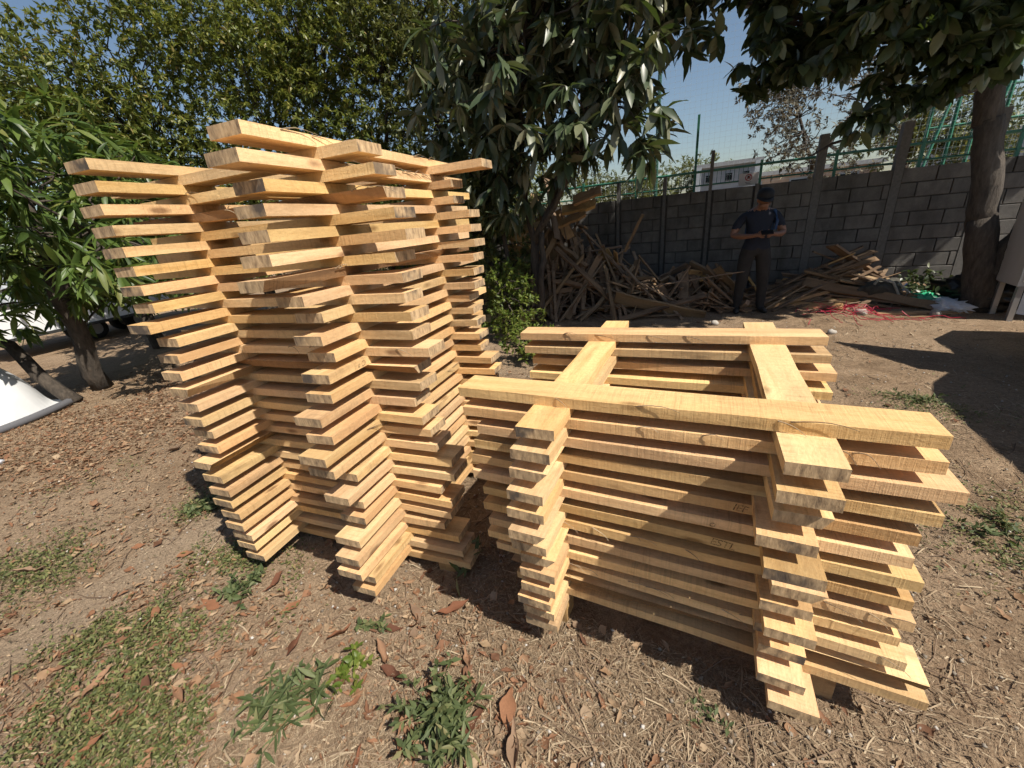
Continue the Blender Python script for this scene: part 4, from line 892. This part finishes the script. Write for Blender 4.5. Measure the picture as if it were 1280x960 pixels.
for z in (.42, 1.05): b = MB(); b.box((.86, 0, z), (.05, 4.84, .06)); obj('frame_rail', b.mesh('rail', (M_TRIM,)), tr)
for y in (-1.9, -.6, .7, 2.0): b = MB(); b.box((.868, y, .72), (.03, .05, .6)); obj('stake', b.mesh('stake', (M_STEEL,)), tr)
b = MB(); n = 48
vs = [(.75+.02*(i % 2)-.5*j, -2.3+4.6*i/n, 1.1+.5*j) for j in (0, 1) for i in range(n+1)]; b.add(vs, [(i, i+1, n+2+i, n+1+i) for i in range(n)]); obj('corrugated_sheet', b.mesh('sheet', (simple('galvanised_sheet', (.42, .44, .46), .45, .4, .1, 4),)), tr)
for s_ in (-1, 1):
    for y in (-.5, .45): wheel(tr, s_*.25, y, .24)
# van parked outside the frame at right, whose shadow falls on the dirt
vn = [(-2.4, .35), (1.75, .35), (1.8, .65), (1.35, 1.0), (.55, 1.2), (-.25, 1.78), (-.6, 1.92), (-2.4, 1.95)]
v_ = vehicle('parked_van', 'light van parked just outside the right side, its shadow on the dirt', (4.05, 4.3, GZ), 0, vn, 1.8, (-1.25, 1.2), M_WHITE, 'van', [[(.4, 1.15), (-.2, 1.62), (-.6, 1.68), (-.6, 1.15)], [(-.75, 1.15), (-.75, 1.68), (-1.7, 1.7), (-1.7, 1.15)]])
b = MB(); b.box((-1.16, .58, .98), (.95, .06, 1.1), Matrix.Rotation(radians(-58), 3, 'Z')); obj('open_door', b.mesh('door', (M_WHITE,)), v_)

# white tarpaulin bundle at the left edge
def tarp():
    nx, ny = 40, 26; V = []; F = []
    for j in range(ny):
        for i in range(nx):
            u, v = i/(nx-1)*2-1, j/(ny-1)*2-1; rr = max(abs(u)**2.6+abs(v)**2.6, 1e-6)**(1/2.6); k = max(0, 1-rr**2.2)
            x, y = u*1.15*(1-.12*v*v), v*.72
            z = .85*k**.6+.018*sin(9*u+4*v)*k+.022*abs(sin(5*v-7*u+1.3*sin(6*u)))*k+.012*sin(17*u+9*v)*k
            V.append((x, y, max(z, .0))); 
    for j in range(ny-1):
        for i in range(nx-1): a_ = j*nx+i; F.append((a_, a_+1, a_+nx+1, a_+nx))
    mt = simple('white_tarpaulin', (.62, .63, .64), .6, 0, .06, 5, .35)
    t = thing('tarp_bundle', 'white tarpaulin bundle with a dark hem on the dirt at the left edge', 'tarpaulin', (-8.0, .85, GZ+.03), radians(22))
    obj('cover', npmesh('cover', V, F, mt, True), t)
    b = MB(); pts = [(V[i][0]*1.0, V[i][1], .01) for i in range(nx)]+[(V[j*nx+nx-1][0], V[j*nx+nx-1][1], .01) for j in range(1, ny)]
    b.tube(pts, .045, 6); obj('hem', b.mesh('hem', (simple('grey_hem', (.10, .10, .11), .7),), True), t)
tarp()
blob('plastic_bag', 'scrap of white plastic on the dirt below the tarpaulin', 'plastic scrap', (-5.75, .68, GZ), (.32, .2, .05), M_WHTBAG, 21, 3)
# ------------------------------------------------------------------ buildings and fence beyond the wall
M_HW = simple('white_house_wall', (.33, .37, .41), .8, 0, .08, 4); M_HR = simple('grey_roof_sheet', (.25, .26, .27), .6, 0, .15, 8); M_TAN = simple('tan_wall', (.45, .34, .26), .85, 0, .15, 3)
def house(label, x, y, w, d, h, wins, mat, porch=False):
    t = thing('house', label, 'house', (x, y, GZ)); b = MB(); b.box((0, d/2, h/2), (w, d, h)); obj('wall', b.mesh('wall', (mat,)), t)
    b = MB(); b.box((0, d/2, h+.08), (w+.5, d+.5, .16)); obj('roof', b.mesh('roof', (M_HR,)), t)
    for (wx, wz, ww, wh) in wins:
        b = MB(); b.box((wx, -.03, wz), (ww+.12, .06, wh+.12)); f = obj('window', b.mesh('window', (M_HW,)), t)
        b = MB(); b.box((wx, -.065, wz), (ww, .02, wh)); obj('pane', b.mesh('pane', (M_GLASS,)), f)
    if porch:
        for px in (-w/2, w/2): b = MB(); b.box((px, -1.0, h/2), (.2, .2, h)); obj('column', b.mesh('column', (M_HW,)), t)
house('white house with grey roof seen over the wall left of the sign', .4, 22, 2.2, 4, 3.1, [(-.7, 2.65, .25, .3), (.1, 2.65, .25, .3), (.75, 2.65, .25, .3)], M_HW, True)
house('tan low building seen over the wall behind the bare grey tree', 3.4, 24, 5.5, 4, 2.6, [(-1.8, 2.0, .6, .6), (0, 2.0, .6, .6), (1.8, 2.0, .6, .6)], M_TAN)
house('pale building with flat roof seen right of the curved trunk', 10.2, 21, 5, 4, 2.9, [(-1.5, 2.2, .7, .6), (.2, 2.2, .7, .6)], M_HW)
ct = thing('court_fence', 'tall green court fence with raking braces beyond the wall, left of the trunk', 'fence', (4.7, 13, GZ))
for x in (-.65, -.25, .1, .5, 1.6): b = MB(); b.tube([(x, 0, 0), (x, 0, 4.2)], .035, 6); obj('post', b.mesh('post', (M_GREEN,)), ct)
for z in (2.1, 2.7, 3.3, 4.1): b = MB(); b.tube([(-.65, 0, z), (6, 0, z)], .025, 6); obj('rail', b.mesh('rail', (M_GREEN,)), ct)
for x in (-1.0, -.2): b = MB(); b.tube([(x, -.6, .4), (x+.75, 0, 4.0)], .03, 6); obj('brace', b.mesh('brace', (M_GREEN,)), ct)
b = MB()
for x in np.arange(-.6, 6, .1): b.box((x, .03, 2.2), (.006, .006, 4.0))
for z in np.arange(.2, 4.2, .1): b.box((2.7, .03, z), (6.6, .006, .006))
obj('wire_mesh', b.mesh('wire', (M_GREEND,)), ct, kind='stuff')
